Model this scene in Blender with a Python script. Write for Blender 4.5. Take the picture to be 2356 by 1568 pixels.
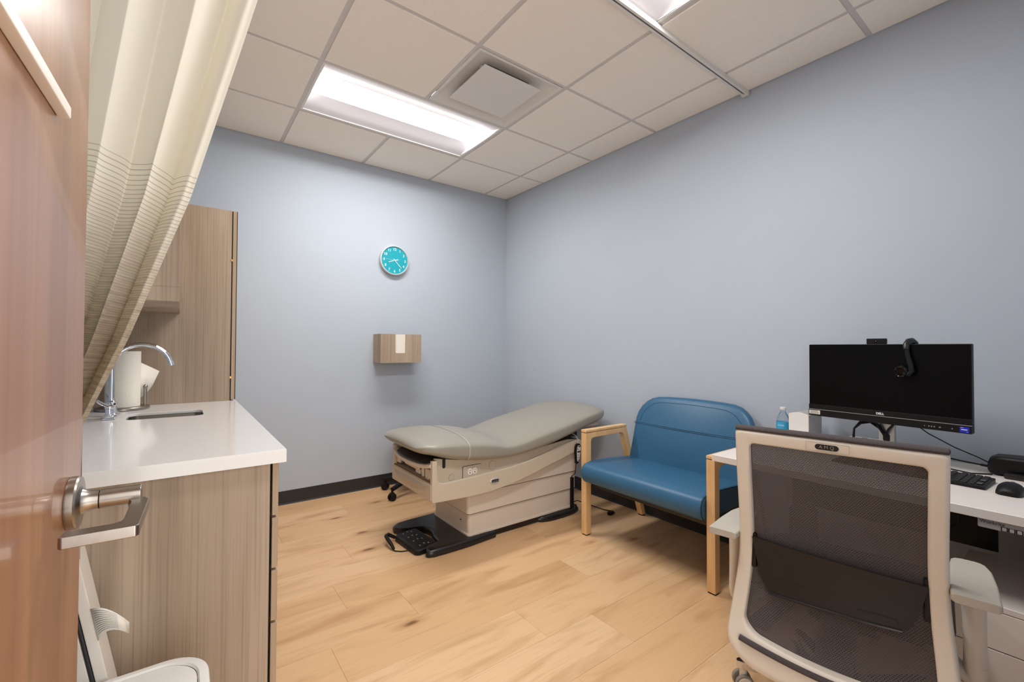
import bpy, bmesh, math, random
from mathutils import Vector, Matrix
random.seed(7)
for _o in list(bpy.data.objects):
    bpy.data.objects.remove(_o)
SC = bpy.context.scene
COL = SC.collection
PI = math.pi

# ---------------------------------------------------------------- camera
CAM_LOC = Vector((-2.688, -3.686, 1.179))
YAW, PITCH, ROLL, FPX = 0.6441, 0.0164, 0.0048, 1015.96
fw = Vector((math.sin(YAW) * math.cos(PITCH), math.cos(YAW) * math.cos(PITCH), math.sin(PITCH)))
rt = Vector((math.cos(YAW), -math.sin(YAW), 0))
up = rt.cross(fw)
rt2 = rt * math.cos(ROLL) + up * math.sin(ROLL)
up2 = -rt * math.sin(ROLL) + up * math.cos(ROLL)
cd = bpy.data.cameras.new('camera')
cd.sensor_width = 36.0
cd.lens = 36.0 * FPX / 2356.0
cd.clip_start = 0.01
cam = bpy.data.objects.new('camera', cd)
COL.objects.link(cam)
mw = Matrix((rt2, up2, -fw)).transposed().to_4x4()
mw.translation = CAM_LOC
cam.matrix_world = mw
SC.camera = cam

# ---------------------------------------------------------------- world, exposure
wd = bpy.data.worlds.new('world')
SC.world = wd
wd.use_nodes = True
bg = wd.node_tree.nodes['Background']
bg.inputs[0].default_value = (1.0, 0.98, 0.95, 1)
bg.inputs[1].default_value = 1.9
LAMP = 20.0           # emission of the troffer lenses
SC.view_settings.view_transform = 'Standard'
SC.view_settings.look = 'None'
SC.view_settings.exposure = 0.9
SC.view_settings.gamma = 1.0
SC.view_settings.use_curve_mapping = False

# ---------------------------------------------------------------- mesh helpers
class B:
    def __init__(s):
        s.bm = bmesh.new()
    def _merge(s, t):
        me = bpy.data.meshes.new('tmp')
        t.to_mesh(me); t.free()
        s.bm.from_mesh(me)
        bpy.data.meshes.remove(me)
        return s
    def _bev(s, t, bev, seg, ang=30):
        if bev > 0:
            t.normal_update()
            es = [e for e in t.edges if len(e.link_faces) == 2 and e.calc_face_angle(0) > math.radians(ang)]
            bmesh.ops.bevel(t, geom=es, offset=bev, segments=seg, profile=0.5, affect='EDGES', clamp_overlap=True)
    def box(s, x0, x1, y0, y1, z0, z1, bev=0, seg=2):
        t = bmesh.new()
        bmesh.ops.create_cube(t, size=1)
        for v in t.verts:
            v.co = Vector(((x0 + x1) / 2 + v.co.x * abs(x1 - x0), (y0 + y1) / 2 + v.co.y * abs(y1 - y0), (z0 + z1) / 2 + v.co.z * abs(z1 - z0)))
        s._bev(t, bev, seg)
        return s._merge(t)
    def prism(s, poly, axis, lo, hi, bev=0, seg=2):
        """poly: 2-D points; axis 'x' -> (y,z), 'y' -> (x,z), 'z' -> (x,y)"""
        t = bmesh.new()
        def P(a, b, c):
            return {'x': (c, a, b), 'y': (a, c, b), 'z': (a, b, c)}[axis]
        lo_v = [t.verts.new(P(a, b, lo)) for a, b in poly]
        hi_v = [t.verts.new(P(a, b, hi)) for a, b in poly]
        n = len(poly)
        t.faces.new(lo_v[::-1]); t.faces.new(hi_v)
        for i in range(n):
            t.faces.new((lo_v[i], lo_v[(i + 1) % n], hi_v[(i + 1) % n], hi_v[i]))
        bmesh.ops.recalc_face_normals(t, faces=t.faces[:])
        s._bev(t, bev, seg)
        return s._merge(t)
    def loft(s, rings, closed=True, caps=True, loop=False):
        t = bmesh.new()
        vs = [[t.verts.new(p) for p in r] for r in rings]
        n = len(vs[0])
        m = len(vs)
        for i in range(m if loop else m - 1):
            a, b = vs[i], vs[(i + 1) % m]
            for j in range(n if closed else n - 1):
                k = (j + 1) % n
                t.faces.new((a[j], a[k], b[k], b[j]))
        if caps and closed and not loop:
            t.faces.new(vs[0][::-1]); t.faces.new(vs[-1])
        bmesh.ops.recalc_face_normals(t, faces=t.faces[:])
        return s._merge(t)
    def tube(s, pts, r, n=10, closed=False, flat=1.0):
        P = [Vector(p) for p in pts]
        m = len(P)
        rs = r if isinstance(r, (list, tuple)) else [r] * m
        rings = []
        T0 = None; N = None
        for i in range(m):
            if closed:
                T = (P[(i + 1) % m] - P[i - 1]).normalized()
            else:
                T = (P[min(i + 1, m - 1)] - P[max(i - 1, 0)]).normalized()
            if N is None:
                a = Vector((0, 0, 1)) if abs(T.z) < 0.9 else Vector((1, 0, 0))
                N = T.cross(a).normalized()
            else:
                N = (N - T * N.dot(T)).normalized()
            Bn = T.cross(N)
            rings.append([P[i] + (N * math.cos(2 * PI * k / n) * flat + Bn * math.sin(2 * PI * k / n)) * rs[i] for k in range(n)])
        return s.loft(rings, True, not closed, closed)
    def cyl(s, p0, p1, r0, r1=None, n=24, bev=0):
        p0, p1 = Vector(p0), Vector(p1)
        r1 = r0 if r1 is None else r1
        if bev > 0:
            d = (p1 - p0); L = d.length; d.normalize()
            return s.tube2(p0, d, [(0, r0 - bev), (bev * .3, r0 - bev * .3), (bev, r0), (L - bev, r1), (L - bev * .3, r1 - bev * .3), (L, r1 - bev)], n)
        return s.tube([p0, p1], [r0, r1], n)
    def tube2(s, p0, d, prof, n=24):
        d = Vector(d).normalized(); p0 = Vector(p0)
        a = Vector((0, 0, 1)) if abs(d.z) < 0.9 else Vector((1, 0, 0))
        N = d.cross(a).normalized(); Bn = d.cross(N)
        rings = [[p0 + d * h + (N * math.cos(2 * PI * k / n) + Bn * math.sin(2 * PI * k / n)) * max(r, 1e-5) for k in range(n)] for h, r in prof]
        return s.loft(rings)
    def lathe(s, c, prof, n=32):
        return s.tube2(c, (0, 0, 1), [(z, r) for r, z in prof], n)
    def ell(s, c, r, n=16, m=10, p=1.0):
        c = Vector(c)
        rings = []
        def f(v):
            return math.copysign(abs(v) ** p, v)
        for i in range(m + 1):
            a = -PI / 2 + PI * i / m
            ca, sa = max(f(math.cos(a)), 1e-4), f(math.sin(a))
            rings.append([c + Vector((r[0] * ca * f(math.cos(2 * PI * k / n)), r[1] * ca * f(math.sin(2 * PI * k / n)), r[2] * sa)) for k in range(n)])
        return s.loft(rings)
    def plate_hole(s, outer, inner, axis, lo, hi):
        """flat plate with one hole; outer and inner loops have the same number of matching points"""
        def P(a, b, c):
            return {'x': (c, a, b), 'y': (a, c, b), 'z': (a, b, c)}[axis]
        return s.loft([[P(a, b, lo) for a, b in outer], [P(a, b, hi) for a, b in outer], [P(a, b, hi) for a, b in inner], [P(a, b, lo) for a, b in inner]], True, False, True)
    def rot(s, M):
        for v in s.bm.verts:
            v.co = M @ v.co
        return s

def rrect(x0, x1, y0, y1, r, n=6, rs=None):
    """rounded rectangle as 2-D points; rs = radii (x1y1, x0y1, x0y0, x1y0)"""
    rs = rs or (r, r, r, r)
    out = []
    for (cx, cy, a0), q in zip(((x1, y1, 0), (x0, y1, 90), (x0, y0, 180), (x1, y0, 270)), rs):
        sx = -1 if cx == x1 else 1
        sy = -1 if cy == y1 else 1
        for k in range(n + 1):
            a = math.radians(a0 + 90 * k / n)
            out.append((cx + sx * q + q * math.cos(a), cy + sy * q + q * math.sin(a)))
    return out

OFF = {}
def _mesh(name, b, mats, ang=35):
    me = bpy.data.meshes.new(name)
    bmesh.ops.remove_doubles(b.bm, verts=b.bm.verts[:], dist=1e-6)
    b.bm.to_mesh(me); b.bm.free()
    for m in (mats if isinstance(mats, (list, tuple)) else [mats]):
        me.materials.append(m)
    me.polygons.foreach_set('use_smooth', [True] * len(me.polygons))
    me.set_sharp_from_angle(angle=math.radians(ang))
    return me
def weight(o):
    w = o.modifiers.new('weighted_normals', 'WEIGHTED_NORMAL')
    w.keep_sharp = True
def link(name, data, parent=None):
    o = bpy.data.objects.new(name, data)
    COL.objects.link(o)
    if parent is not None:
        o.parent = parent
    return o
def tag(o, label, cat, group=None):
    o['label'] = label; o['category'] = cat
    if group: o['group'] = group
    return o
def thing(name, label, cat, loc, rotz=0.0, group=None):
    """Empty at the base of a thing. Parts are written in world coordinates unless rotz is given."""
    o = link(name, None)
    o.empty_display_size = 0.1
    o.location = loc
    o.rotation_euler = (0, 0, rotz)
    OFF[o.name] = Vector((0, 0, 0)) if rotz else Vector(loc)
    return tag(o, label, cat, group)
def part(name, b, m, parent, ang=35, label=None):
    off = OFF[parent.name]
    if off.length > 0:
        for v in b.bm.verts: v.co -= off
    o = link(name, _mesh(name, b, m, ang), parent)
    weight(o)
    OFF[o.name] = off
    if label: o['label'] = label
    return o
def solo(name, b, m, label, cat, group=None, ang=35, kind=None):
    """a thing (or a piece of the setting) that is one mesh"""
    vs = [v.co for v in b.bm.verts]
    c = Vector(((min(v.x for v in vs) + max(v.x for v in vs)) / 2, (min(v.y for v in vs) + max(v.y for v in vs)) / 2, min(v.z for v in vs)))
    for v in b.bm.verts: v.co -= c
    o = link(name, _mesh(name, b, m, ang))
    weight(o)
    o.location = c
    OFF[o.name] = c
    if kind: o['kind'] = kind
    if cat: tag(o, label, cat, group)
    return o
def struct(name, b, m, ang=35):
    return solo(name, b, m, None, None, None, ang, 'structure')
def text_mesh(txt, size, depth=0.0004, align='CENTER', bold=0.0):
    cu = bpy.data.curves.new('txt', 'FONT')
    cu.body = txt; cu.size = size; cu.extrude = depth; cu.align_x = align; cu.align_y = 'CENTER'
    cu.offset = bold
    cu.resolution_u = 3
    o = bpy.data.objects.new('txt', cu)
    COL.objects.link(o)
    bpy.context.view_layer.update()
    dg = bpy.context.evaluated_depsgraph_get()
    me = bpy.data.meshes.new_from_object(o.evaluated_get(dg))
    bpy.data.objects.remove(o); bpy.data.curves.remove(cu)
    return me
def text_part(name, txt, size, M, mt, parent, bold=0.0, depth=0.0004):
    """M: matrix in the parent's writing space (world if the parent is not rotated)"""
    me = text_mesh(txt, size, depth, bold=bold)
    me.transform(M)
    off = OFF[parent.name]
    me.transform(Matrix.Translation(-off))
    me.materials.clear(); me.materials.append(mt)
    o = link(name, me, parent)
    OFF[o.name] = off
    return o
def frame_m(o, x, y, z):
    M = Matrix((Vector(x).normalized(), Vector(y).normalized(), Vector(z).normalized())).transposed().to_4x4()
    M.translation = Vector(o)
    return M

# ---------------------------------------------------------------- materials
def s2l(c):
    return tuple(((v / 255) / 12.92 if v / 255 <= 0.04045 else ((v / 255 + 0.055) / 1.055) ** 2.4) for v in c) + (1,)
def _new(name):
    m = bpy.data.materials.new(name); m.use_nodes = True
    nt = m.node_tree
    return m, nt, nt.nodes['Principled BSDF']
def N(nt, typ, **kw):
    n = nt.nodes.new(typ)
    for k, v in kw.items(): setattr(n, k, v)
    return n
def mapped(nt, scale, loc=(0, 0, 0), rand=False):
    tc = N(nt, 'ShaderNodeTexCoord')
    mp = N(nt, 'ShaderNodeMapping')
    src = tc.outputs['Object']
    if rand:
        oi = N(nt, 'ShaderNodeObjectInfo')
        ml = N(nt, 'ShaderNodeVectorMath', operation='SCALE')
        ml.inputs[0].default_value = (37.1, 23.7, 11.3)
        nt.links.new(oi.outputs['Random'], ml.inputs['Scale'])
        ad = N(nt, 'ShaderNodeVectorMath', operation='ADD')
        nt.links.new(src, ad.inputs[0]); nt.links.new(ml.outputs[0], ad.inputs[1])
        src = ad.outputs[0]
    nt.links.new(src, mp.inputs[0])
    mp.inputs['Scale'].default_value = scale
    mp.inputs['Location'].default_value = loc
    return mp.outputs[0]
def noise(nt, vec, scale=1.0, detail=4, rough=0.55, dist=0.0):
    n = N(nt, 'ShaderNodeTexNoise')
    n.inputs['Scale'].default_value = scale
    n.inputs['Detail'].default_value = detail
    n.inputs['Roughness'].default_value = rough
    n.inputs['Distortion'].default_value = dist
    nt.links.new(vec, n.inputs['Vector'])
    return n.outputs['Fac']
def ramp(nt, fac, stops):
    r = N(nt, 'ShaderNodeValToRGB')
    e = r.color_ramp.elements
    while len(e) < len(stops): e.new(0.5)
    for k, (p, c) in zip(e, stops):
        k.position = p
        k.color = c if len(c) == 4 else tuple(c) + (1,)
    nt.links.new(fac, r.inputs[0])
    return r.outputs[0]
def mix(nt, a, b, fac, mode='MIX'):
    m = N(nt, 'ShaderNodeMix', data_type='RGBA', blend_type=mode)
    for sock, v in ((m.inputs['Factor'], fac), (m.inputs[6], a), (m.inputs[7], b)):
        if hasattr(v, 'is_linked'): nt.links.new(v, sock)
        else: sock.default_value = v
    return m.outputs[2]
def bump(nt, bs, h, strength=0.2, dist=0.002):
    b = N(nt, 'ShaderNodeBump')
    b.inputs['Strength'].default_value = strength
    b.inputs['Distance'].default_value = dist
    nt.links.new(h, b.inputs['Height'])
    nt.links.new(b.outputs[0], bs.inputs['Normal'])
def mat(name, rgb, rough=0.5, metal=0.0, nscale=60.0, var=0.04, bmp=0.0, bdist=0.001, coat=0.0, spec=0.5):
    """plain painted / moulded surface: colour with slight mottling and optional fine relief"""
    m, nt, bs = _new(name)
    c = s2l(rgb)
    v = mapped(nt, (1, 1, 1))
    f = noise(nt, v, nscale, 3)
    lo = tuple(x * (1 - var) for x in c[:3]) + (1,)
    hi = tuple(min(1, x * (1 + var)) for x in c[:3]) + (1,)
    nt.links.new(ramp(nt, f, [(0.3, lo), (0.7, hi)]), bs.inputs['Base Color'])
    bs.inputs['Roughness'].default_value = rough
    bs.inputs['Metallic'].default_value = metal
    bs.inputs['Coat Weight'].default_value = coat
    bs.inputs['Specular IOR Level'].default_value = spec
    if bmp > 0:
        bump(nt, bs, noise(nt, v, nscale * 6, 3), bmp, bdist)
    return m
def wood(name, dark, mid, light, grain, fine, rough=0.45, coat=0.0, lines=0.35, bmp=0.08, rand=False, spec=0.5):
    """grain / fine: mapping scales of the broad figure and of the hair-line grain"""
    m, nt, bs = _new(name)
    a = noise(nt, mapped(nt, grain, rand=rand), 1.0, 4, 0.55, 0.4)
    col = ramp(nt, a, [(0.28, s2l(dark)), (0.5, s2l(mid)), (0.74, s2l(light))])
    b = noise(nt, mapped(nt, fine, (3.1, 1.7, 0.3), rand=rand), 1.0, 3, 0.6)
    l = ramp(nt, b, [(0.36, (0.62, 0.6, 0.58)), (0.52, (1, 1, 1)), (0.68, (1.0, 1.0, 1.0))])
    col = mix(nt, col, mix(nt, col, l, 1.0, 'MULTIPLY'), lines)
    nt.links.new(col, bs.inputs['Base Color'])
    bs.inputs['Roughness'].default_value = rough
    bs.inputs['Coat Weight'].default_value = coat
    bs.inputs['Specular IOR Level'].default_value = spec
    bump(nt, bs, b, bmp, 0.0006)
    return m

M = {}
M['wall'] = mat('wall_paint_blue_grey', (183, 192, 203), 0.75, nscale=3, var=0.012, bmp=0.05, spec=0.25)
M['tile'] = mat('ceiling_tile_mineral', (248, 241, 231), 0.95, nscale=60, var=0.015, bmp=0.15, bdist=0.0008, spec=0.1)
M['grid'] = mat('ceiling_grid_white', (210, 205, 202), 0.5, nscale=5, var=0.01)
M['white_metal'] = mat('white_enamel', (228, 224, 218), 0.35, nscale=5, var=0.01)
M['reflector'] = mat('troffer_reflector', (238, 236, 240), 0.6, nscale=5, var=0.005)
M['black_rubber'] = mat('black_rubber_base', (38, 36, 36), 0.55, nscale=8, var=0.1)
M['black_plastic'] = mat('black_plastic', (14, 13, 14), 0.45, nscale=30, var=0.12, spec=0.3)
M['black_satin'] = mat('black_satin_steel', (30, 28, 28), 0.3, nscale=30, var=0.1)
M['screen'] = mat('black_screen_glass', (4, 4, 5), 0.35, nscale=2, var=0.02, spec=0.15)
M['chrome'] = mat('chrome', (215, 217, 222), 0.07, 1.0, nscale=4, var=0.01)
M['nickel'] = mat('brushed_nickel', (158, 151, 144), 0.3, 1.0, nscale=90, var=0.05)
M['steel'] = mat('stainless_steel', (165, 158, 148), 0.3, 1.0, nscale=70, var=0.06)
M['alu'] = mat('anodised_aluminium', (200, 198, 196), 0.35, 0.85, nscale=20, var=0.03)
M['quartz'] = mat('white_quartz', (226, 223, 220), 0.16, nscale=120, var=0.015, coat=0.2)
M['lam'] = wood('taupe_wood_laminate', (146, 127, 108), (170, 151, 131), (188, 170, 151), (5, 5, 0.35), (190, 190, 1.6), 0.5, lines=0.5, spec=0.3)
M['lam_edge'] = wood('taupe_laminate_edge', (150, 129, 106), (174, 151, 126), (190, 168, 144), (8, 8, 0.5), (160, 160, 2.0), 0.5, lines=0.3, spec=0.3)
M['door'] = wood('door_cherry_veneer', (116, 72, 44), (142, 94, 62), (160, 114, 80), (9, 9, 0.35), (110, 110, 1.2), 0.3, coat=0.35, lines=0.3, bmp=0.03)
M['oak'] = wood('blond_oak', (214, 168, 112), (226, 184, 130), (236, 198, 148), (12, 12, 1.5), (150, 150, 5), 0.42, lines=0.25)
M['vinyl_grey'] = mat('taupe_vinyl', (152, 148, 137), 0.36, nscale=40, var=0.02, bmp=0.05, bdist=0.0005, spec=0.4)
M['vinyl_blue'] = mat('blue_vinyl', (48, 98, 132), 0.4, nscale=50, var=0.05, bmp=0.08, bdist=0.0006, spec=0.45)
M['blue_thread'] = mat('dark_blue_thread', (16, 52, 80), 0.8, var=0.1)
M['beige'] = mat('warm_beige_plastic', (204, 192, 172), 0.4, nscale=30, var=0.012)
M['greige'] = mat('greige_plastic', (186, 176, 158), 0.42, nscale=30, var=0.012)
M['cream'] = mat('cream_plastic', (214, 202, 188), 0.42, nscale=30, var=0.01)
M['gap'] = mat('dark_gap', (26, 22, 18), 0.8, var=0.1)
M['brown_dark'] = mat('dark_brown_vinyl', (58, 52, 44), 0.5, var=0.06)
M['chair_frame'] = mat('chair_frame_ivory', (214, 204, 190), 0.4, nscale=30, var=0.01)
M['pad'] = mat('armrest_grey', (176, 170, 158), 0.5, nscale=60, var=0.02, bmp=0.05)
M['fabric_dark'] = mat('charcoal_fabric', (70, 64, 64), 0.9, nscale=300, var=0.25, bmp=0.4)
M['lumbar'] = mat('lumbar_black', (34, 30, 28), 0.5, nscale=30, var=0.06, spec=0.35)
M['desk'] = mat('desk_white_laminate', (226, 219, 212), 0.42, nscale=20, var=0.01)
M['white_plastic'] = mat('white_plastic', (230, 227, 222), 0.4, nscale=20, var=0.01)
M['off_white'] = mat('off_white_plastic', (224, 216, 206), 0.45, nscale=20, var=0.01)
M['grey_side'] = mat('pale_grey_plastic', (176, 174, 174), 0.5, nscale=20, var=0.01)
M['paper'] = mat('paper_white', (232, 226, 214), 0.9, nscale=80, var=0.02, bmp=0.1)
M['teal'] = mat('clock_teal', (10, 160, 176), 0.45, nscale=10, var=0.01)
M['white_print'] = mat('white_print', (238, 238, 236), 0.6, var=0.01)
M['grey_print'] = mat('grey_print', (150, 150, 150), 0.6, var=0.01)
M['dark_print'] = mat('dark_print', (46, 44, 42), 0.7, var=0.02)
M['red_print'] = mat('red_print', (190, 60, 60), 0.6, var=0.02)
M['blue_label'] = mat('blue_label', (52, 168, 212), 0.5, nscale=10, var=0.04)
M['blue_sticker'] = mat('blue_sticker', (28, 46, 190), 0.4, var=0.04)
M['rubber_grey'] = mat('caster_grey', (132, 126, 116), 0.6, var=0.03)
M['duct'] = mat('duct_grey', (120, 112, 104), 0.8, var=0.05)
M['black_gloss'] = mat('black_gloss', (10, 10, 10), 0.1, var=0.02)
M['silver_paint'] = mat('silver_paint', (206, 206, 206), 0.35, 0.3, nscale=20, var=0.02)
M['brass'] = mat('brass', (190, 150, 80), 0.3, 1.0, var=0.03)
M['card'] = mat('brown_card', (120, 78, 44), 0.8, var=0.05)

def m_emit():
    m, nt, bs = _new('troffer_lens_lit')
    bs.inputs['Base Color'].default_value = (0.9, 0.9, 0.9, 1)
    bs.inputs['Emission Color'].default_value = (1.0, 0.97, 0.95, 1)
    bs.inputs['Emission Strength'].default_value = LAMP
    return m
M['lamp'] = m_emit()
def m_plank():
    m, nt, bs = _new('oak_vinyl_plank')
    oi = N(nt, 'ShaderNodeObjectInfo')
    base = ramp(nt, oi.outputs['Random'], [(0.0, s2l((213, 173, 129))), (0.5, s2l((218, 180, 137))), (1.0, s2l((223, 188, 147)))])
    a = noise(nt, mapped(nt, (1.6, 9, 1), rand=True), 1.0, 4, 0.55, 0.8)
    col = mix(nt, base, s2l((176, 130, 86)), ramp(nt, a, [(0.49, (0, 0, 0)), (0.72, (0.68, 0.68, 0.68))]))
    f = noise(nt, mapped(nt, (5, 150, 1), rand=True), 1.0, 3, 0.6)
    col = mix(nt, col, s2l((186, 142, 98)), ramp(nt, f, [(0.5, (0, 0, 0)), (0.75, (0.28, 0.28, 0.28))]))
    # knots: sparse dark elongated spots with a wavy halo
    wv = mapped(nt, (2.2, 6.2, 1), rand=True)
    vo = N(nt, 'ShaderNodeTexVoronoi')
    vo.inputs['Scale'].default_value = 1.0
    nt.links.new(wv, vo.inputs['Vector'])
    wob = noise(nt, mapped(nt, (9, 30, 1), rand=True), 1.0, 3, 0.6)
    ad = N(nt, 'ShaderNodeMath', operation='MULTIPLY_ADD')
    nt.links.new(wob, ad.inputs[0]); ad.inputs[1].default_value = 0.22
    nt.links.new(vo.outputs['Distance'], ad.inputs[2])
    sep = N(nt, 'ShaderNodeSeparateColor')
    nt.links.new(vo.outputs['Color'], sep.inputs[0])
    gate = ramp(nt, sep.outputs[0], [(0.15, (0, 0, 0)), (0.2, (1, 1, 1))])
    halo = ramp(nt, ad.outputs[0], [(0.13, (0.8, 0.8, 0.8)), (0.34, (0, 0, 0))])
    core = ramp(nt, ad.outputs[0], [(0.14, (0.9, 0.9, 0.9)), (0.21, (0, 0, 0))])
    col = mix(nt, col, s2l((178, 128, 82)), mix(nt, (0, 0, 0, 1), halo, gate))
    col = mix(nt, col, s2l((116, 84, 60)), mix(nt, (0, 0, 0, 1), core, gate))
    nt.links.new(col, bs.inputs['Base Color'])
    bs.inputs['Roughness'].default_value = 0.42
    bs.inputs['Specular IOR Level'].default_value = 0.35
    bump(nt, bs, f, 0.06, 0.0005)
    return m
M['plank'] = m_plank()
def m_curtain():
    m, nt, bs = _new('privacy_curtain_cloth')
    uv = N(nt, 'ShaderNodeUVMap'); uv.uv_map = 'cloth'
    sp = N(nt, 'ShaderNodeSeparateXYZ')
    nt.links.new(uv.outputs[0], sp.inputs[0])
    def mth(op, a, b=None, c=None):
        n = N(nt, 'ShaderNodeMath', operation=op)
        for i, v in enumerate((a, b, c)):
            if v is None: continue
            if hasattr(v, 'is_linked'): nt.links.new(v, n.inputs[i])
            else: n.inputs[i].default_value = v
        return n.outputs[0]
    t = mth('MAXIMUM', mth('SUBTRACT', sp.outputs[1], 1.02), 0.0)
    ph = mth('ADD', mth('MULTIPLY', t, 72.0), mth('MULTIPLY', mth('MULTIPLY', t, t), 190.0))
    fr = mth('FRACT', ph)
    line = ramp(nt, fr, [(0.0, (1, 1, 1)), (0.08, (1, 1, 1)), (0.22, (0, 0, 0)), (0.96, (0, 0, 0)), (1.0, (1, 1, 1))])
    on = mth('GREATER_THAN', t, 0.0005)
    lf = mth('MULTIPLY', mth('MULTIPLY', line, on), 0.55)
    # each weft line has its own weight and breaks up along the cloth
    cmb = N(nt, 'ShaderNodeCombineXYZ')
    nt.links.new(mth('MULTIPLY', sp.outputs[0], 6.0), cmb.inputs[0]); nt.links.new(mth('MULTIPLY', sp.outputs[1], 160.0), cmb.inputs[1])
    nz = noise(nt, cmb.outputs[0], 1.0, 3, 0.6)
    dens = ramp(nt, t, [(0.04, (0, 0, 0)), (0.40, (1, 1, 1))])
    col = mix(nt, s2l((240, 236, 226)), s2l((178, 162, 140)), mth('MULTIPLY', dens, 0.9))
    col = mix(nt, col, s2l((126, 108, 88)), mth('MULTIPLY', mth('MULTIPLY', dens, ramp(nt, nz, [(0.42, (0, 0, 0)), (0.66, (1, 1, 1))])), 0.55))
    col = mix(nt, col, s2l((132, 118, 100)), lf)
    nt.links.new(col, bs.inputs['Base Color'])
    bs.inputs['Roughness'].default_value = 0.9
    bs.inputs['Specular IOR Level'].default_value = 0.1
    tr = N(nt, 'ShaderNodeBsdfTranslucent')
    nt.links.new(mix(nt, col, s2l((246, 238, 206)), 1.0, 'MULTIPLY'), tr.inputs[0])
    ms = N(nt, 'ShaderNodeMixShader'); ms.inputs[0].default_value = 0.3
    out = nt.nodes['Material Output']
    nt.links.new(bs.outputs[0], ms.inputs[1]); nt.links.new(tr.outputs[0], ms.inputs[2])
    nt.links.new(ms.outputs[0], out.inputs[0])
    return m
M['curtain'] = m_curtain()
def m_chair_mesh():
    m, nt, bs = _new('chair_mesh_weave')
    br = N(nt, 'ShaderNodeTexBrick')
    tc = N(nt, 'ShaderNodeTexCoord')
    sp = N(nt, 'ShaderNodeSeparateXYZ'); cb = N(nt, 'ShaderNodeCombineXYZ')
    nt.links.new(tc.outputs['Object'], sp.inputs[0])
    nt.links.new(sp.outputs[0], cb.inputs[0]); nt.links.new(sp.outputs[2], cb.inputs[1])
    nt.links.new(cb.outputs[0], br.inputs['Vector'])
    br.inputs['Scale'].default_value = 1.0
    br.inputs['Brick Width'].default_value = 0.0066
    br.inputs['Row Height'].default_value = 0.0042
    br.inputs['Mortar Size'].default_value = 0.0011
    br.inputs['Mortar Smooth'].default_value = 0.1
    nt.links.new(mix(nt, s2l((44, 39, 40)), s2l((86, 78, 77)), br.outputs['Fac']), bs.inputs['Base Color'])
    bs.inputs['Roughness'].default_value = 0.85
    tr = N(nt, 'ShaderNodeBsdfTransparent')
    ms = N(nt, 'ShaderNodeMixShader')
    nt.links.new(ramp(nt, br.outputs['Fac'], [(0.4, (0.84, 0.84, 0.84)), (0.6, (1, 1, 1))]), ms.inputs[0])
    nt.links.new(tr.outputs[0], ms.inputs[1]); nt.links.new(bs.outputs[0], ms.inputs[2])
    nt.links.new(ms.outputs[0], nt.nodes['Material Output'].inputs[0])
    return m
M['mesh'] = m_chair_mesh()
def m_clear(name, rgb, rough=0.03, ior=1.33):
    m, nt, bs = _new(name)
    bs.inputs['Base Color'].default_value = s2l(rgb)
    bs.inputs['Transmission Weight'].default_value = 1.0
    bs.inputs['Roughness'].default_value = rough
    bs.inputs['IOR'].default_value = ior
    return m
M['clear'] = m_clear('clear_plastic', (240, 246, 250))
M['strap'] = mat('vinyl_strap', (176, 174, 168), 0.12, var=0.02, coat=0.6)
# ================================================================ THE ROOM
XL, YF, H = -3.06, -3.72, 2.7214
T = 0.6096
b = B(); b.box(XL - .3, .2, YF - 1.2, .2, -0.12, -0.004)
floor = struct('floor', b, M['gap'])
PW, PL = 0.2286, 1.2192
known = {-2.09: -1.47, -2.3186: -1.21, -1.8614: -0.98, -1.6328: -1.826, -1.4042: -2.07}
full_plank = None
row = -2.09 + PW * 10
k = 0
while row > YF - 1.1:
    y1, y0 = min(row, 0.0), max(row - PW, YF - 1.1)
    k += 1
    if y1 - y0 > 0.01:
        x0 = next((v for q, v in known.items() if abs(q - row) < 0.02), -0.3 - (k * 0.47) % PL)
        while x0 > XL: x0 -= PL
        while x0 < 0:
            xa, xb = max(x0, XL), min(x0 + PL, 0.0)
            if xb - xa > 0.02:
                full = (xb - xa > PL - 0.001) and (y1 - y0 > PW - 0.001)
                if full and full_plank:
                    me = full_plank
                else:
                    q = B(); g = 0.00025
                    q.box(-(xb - xa) / 2 + g, (xb - xa) / 2 - g, -(y1 - y0) / 2 + g, (y1 - y0) / 2 - g, -0.005, 0.0, 0.0006, 1)
                    me = _mesh('plank', q, M['plank'])
                    if full: full_plank = me
                o = link('plank', me, floor)
                o.location = Vector(((xa + xb) / 2, (y0 + y1) / 2, 0)) - OFF[floor.name]
            x0 += PL
    row -= PW

b = B(); b.box(XL - .12, .12, 0, .12, 0, H + .1); struct('wall_back', b, M['wall'])
b = B(); b.box(0, .12, YF - .12, 0, 0, H + .1); struct('wall_right', b, M['wall'])
b = B(); b.box(XL - .12, XL, YF - .12, 0, 0, H + .1); struct('wall_left', b, M['wall'])
DX0, DX1, DH = -2.855, -1.925, 2.15
b = B()
b.box(XL, DX0, YF - .12, YF, 0, H + .1); b.box(DX1, 0, YF - .12, YF, 0, H + .1); b.box(DX0, DX1, YF - .12, YF, DH, H + .1)
struct('wall_front', b, M['wall'])
b = B()
for xa, xb in ((DX0 - .04, DX0 + .012), (DX1 - .012, DX1 + .04)):
    b.box(xa, xb, YF - .135, YF - .118, 0, DH + .04, .003)
b.box(DX0 - .04, DX1 + .04, YF - .135, YF - .118, DH - .012, DH + .04, .003)
b.box(DX0, DX0 + .012, YF - .12, YF - .002, 0, DH); b.box(DX1 - .012, DX1, YF - .12, YF - .002, 0, DH); b.box(DX0, DX1, YF - .12, YF - .002, DH - .012, DH)
struct('trim_1', b, mat('door_frame_taupe', (150, 138, 124), .4, nscale=10, var=.02))
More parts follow.
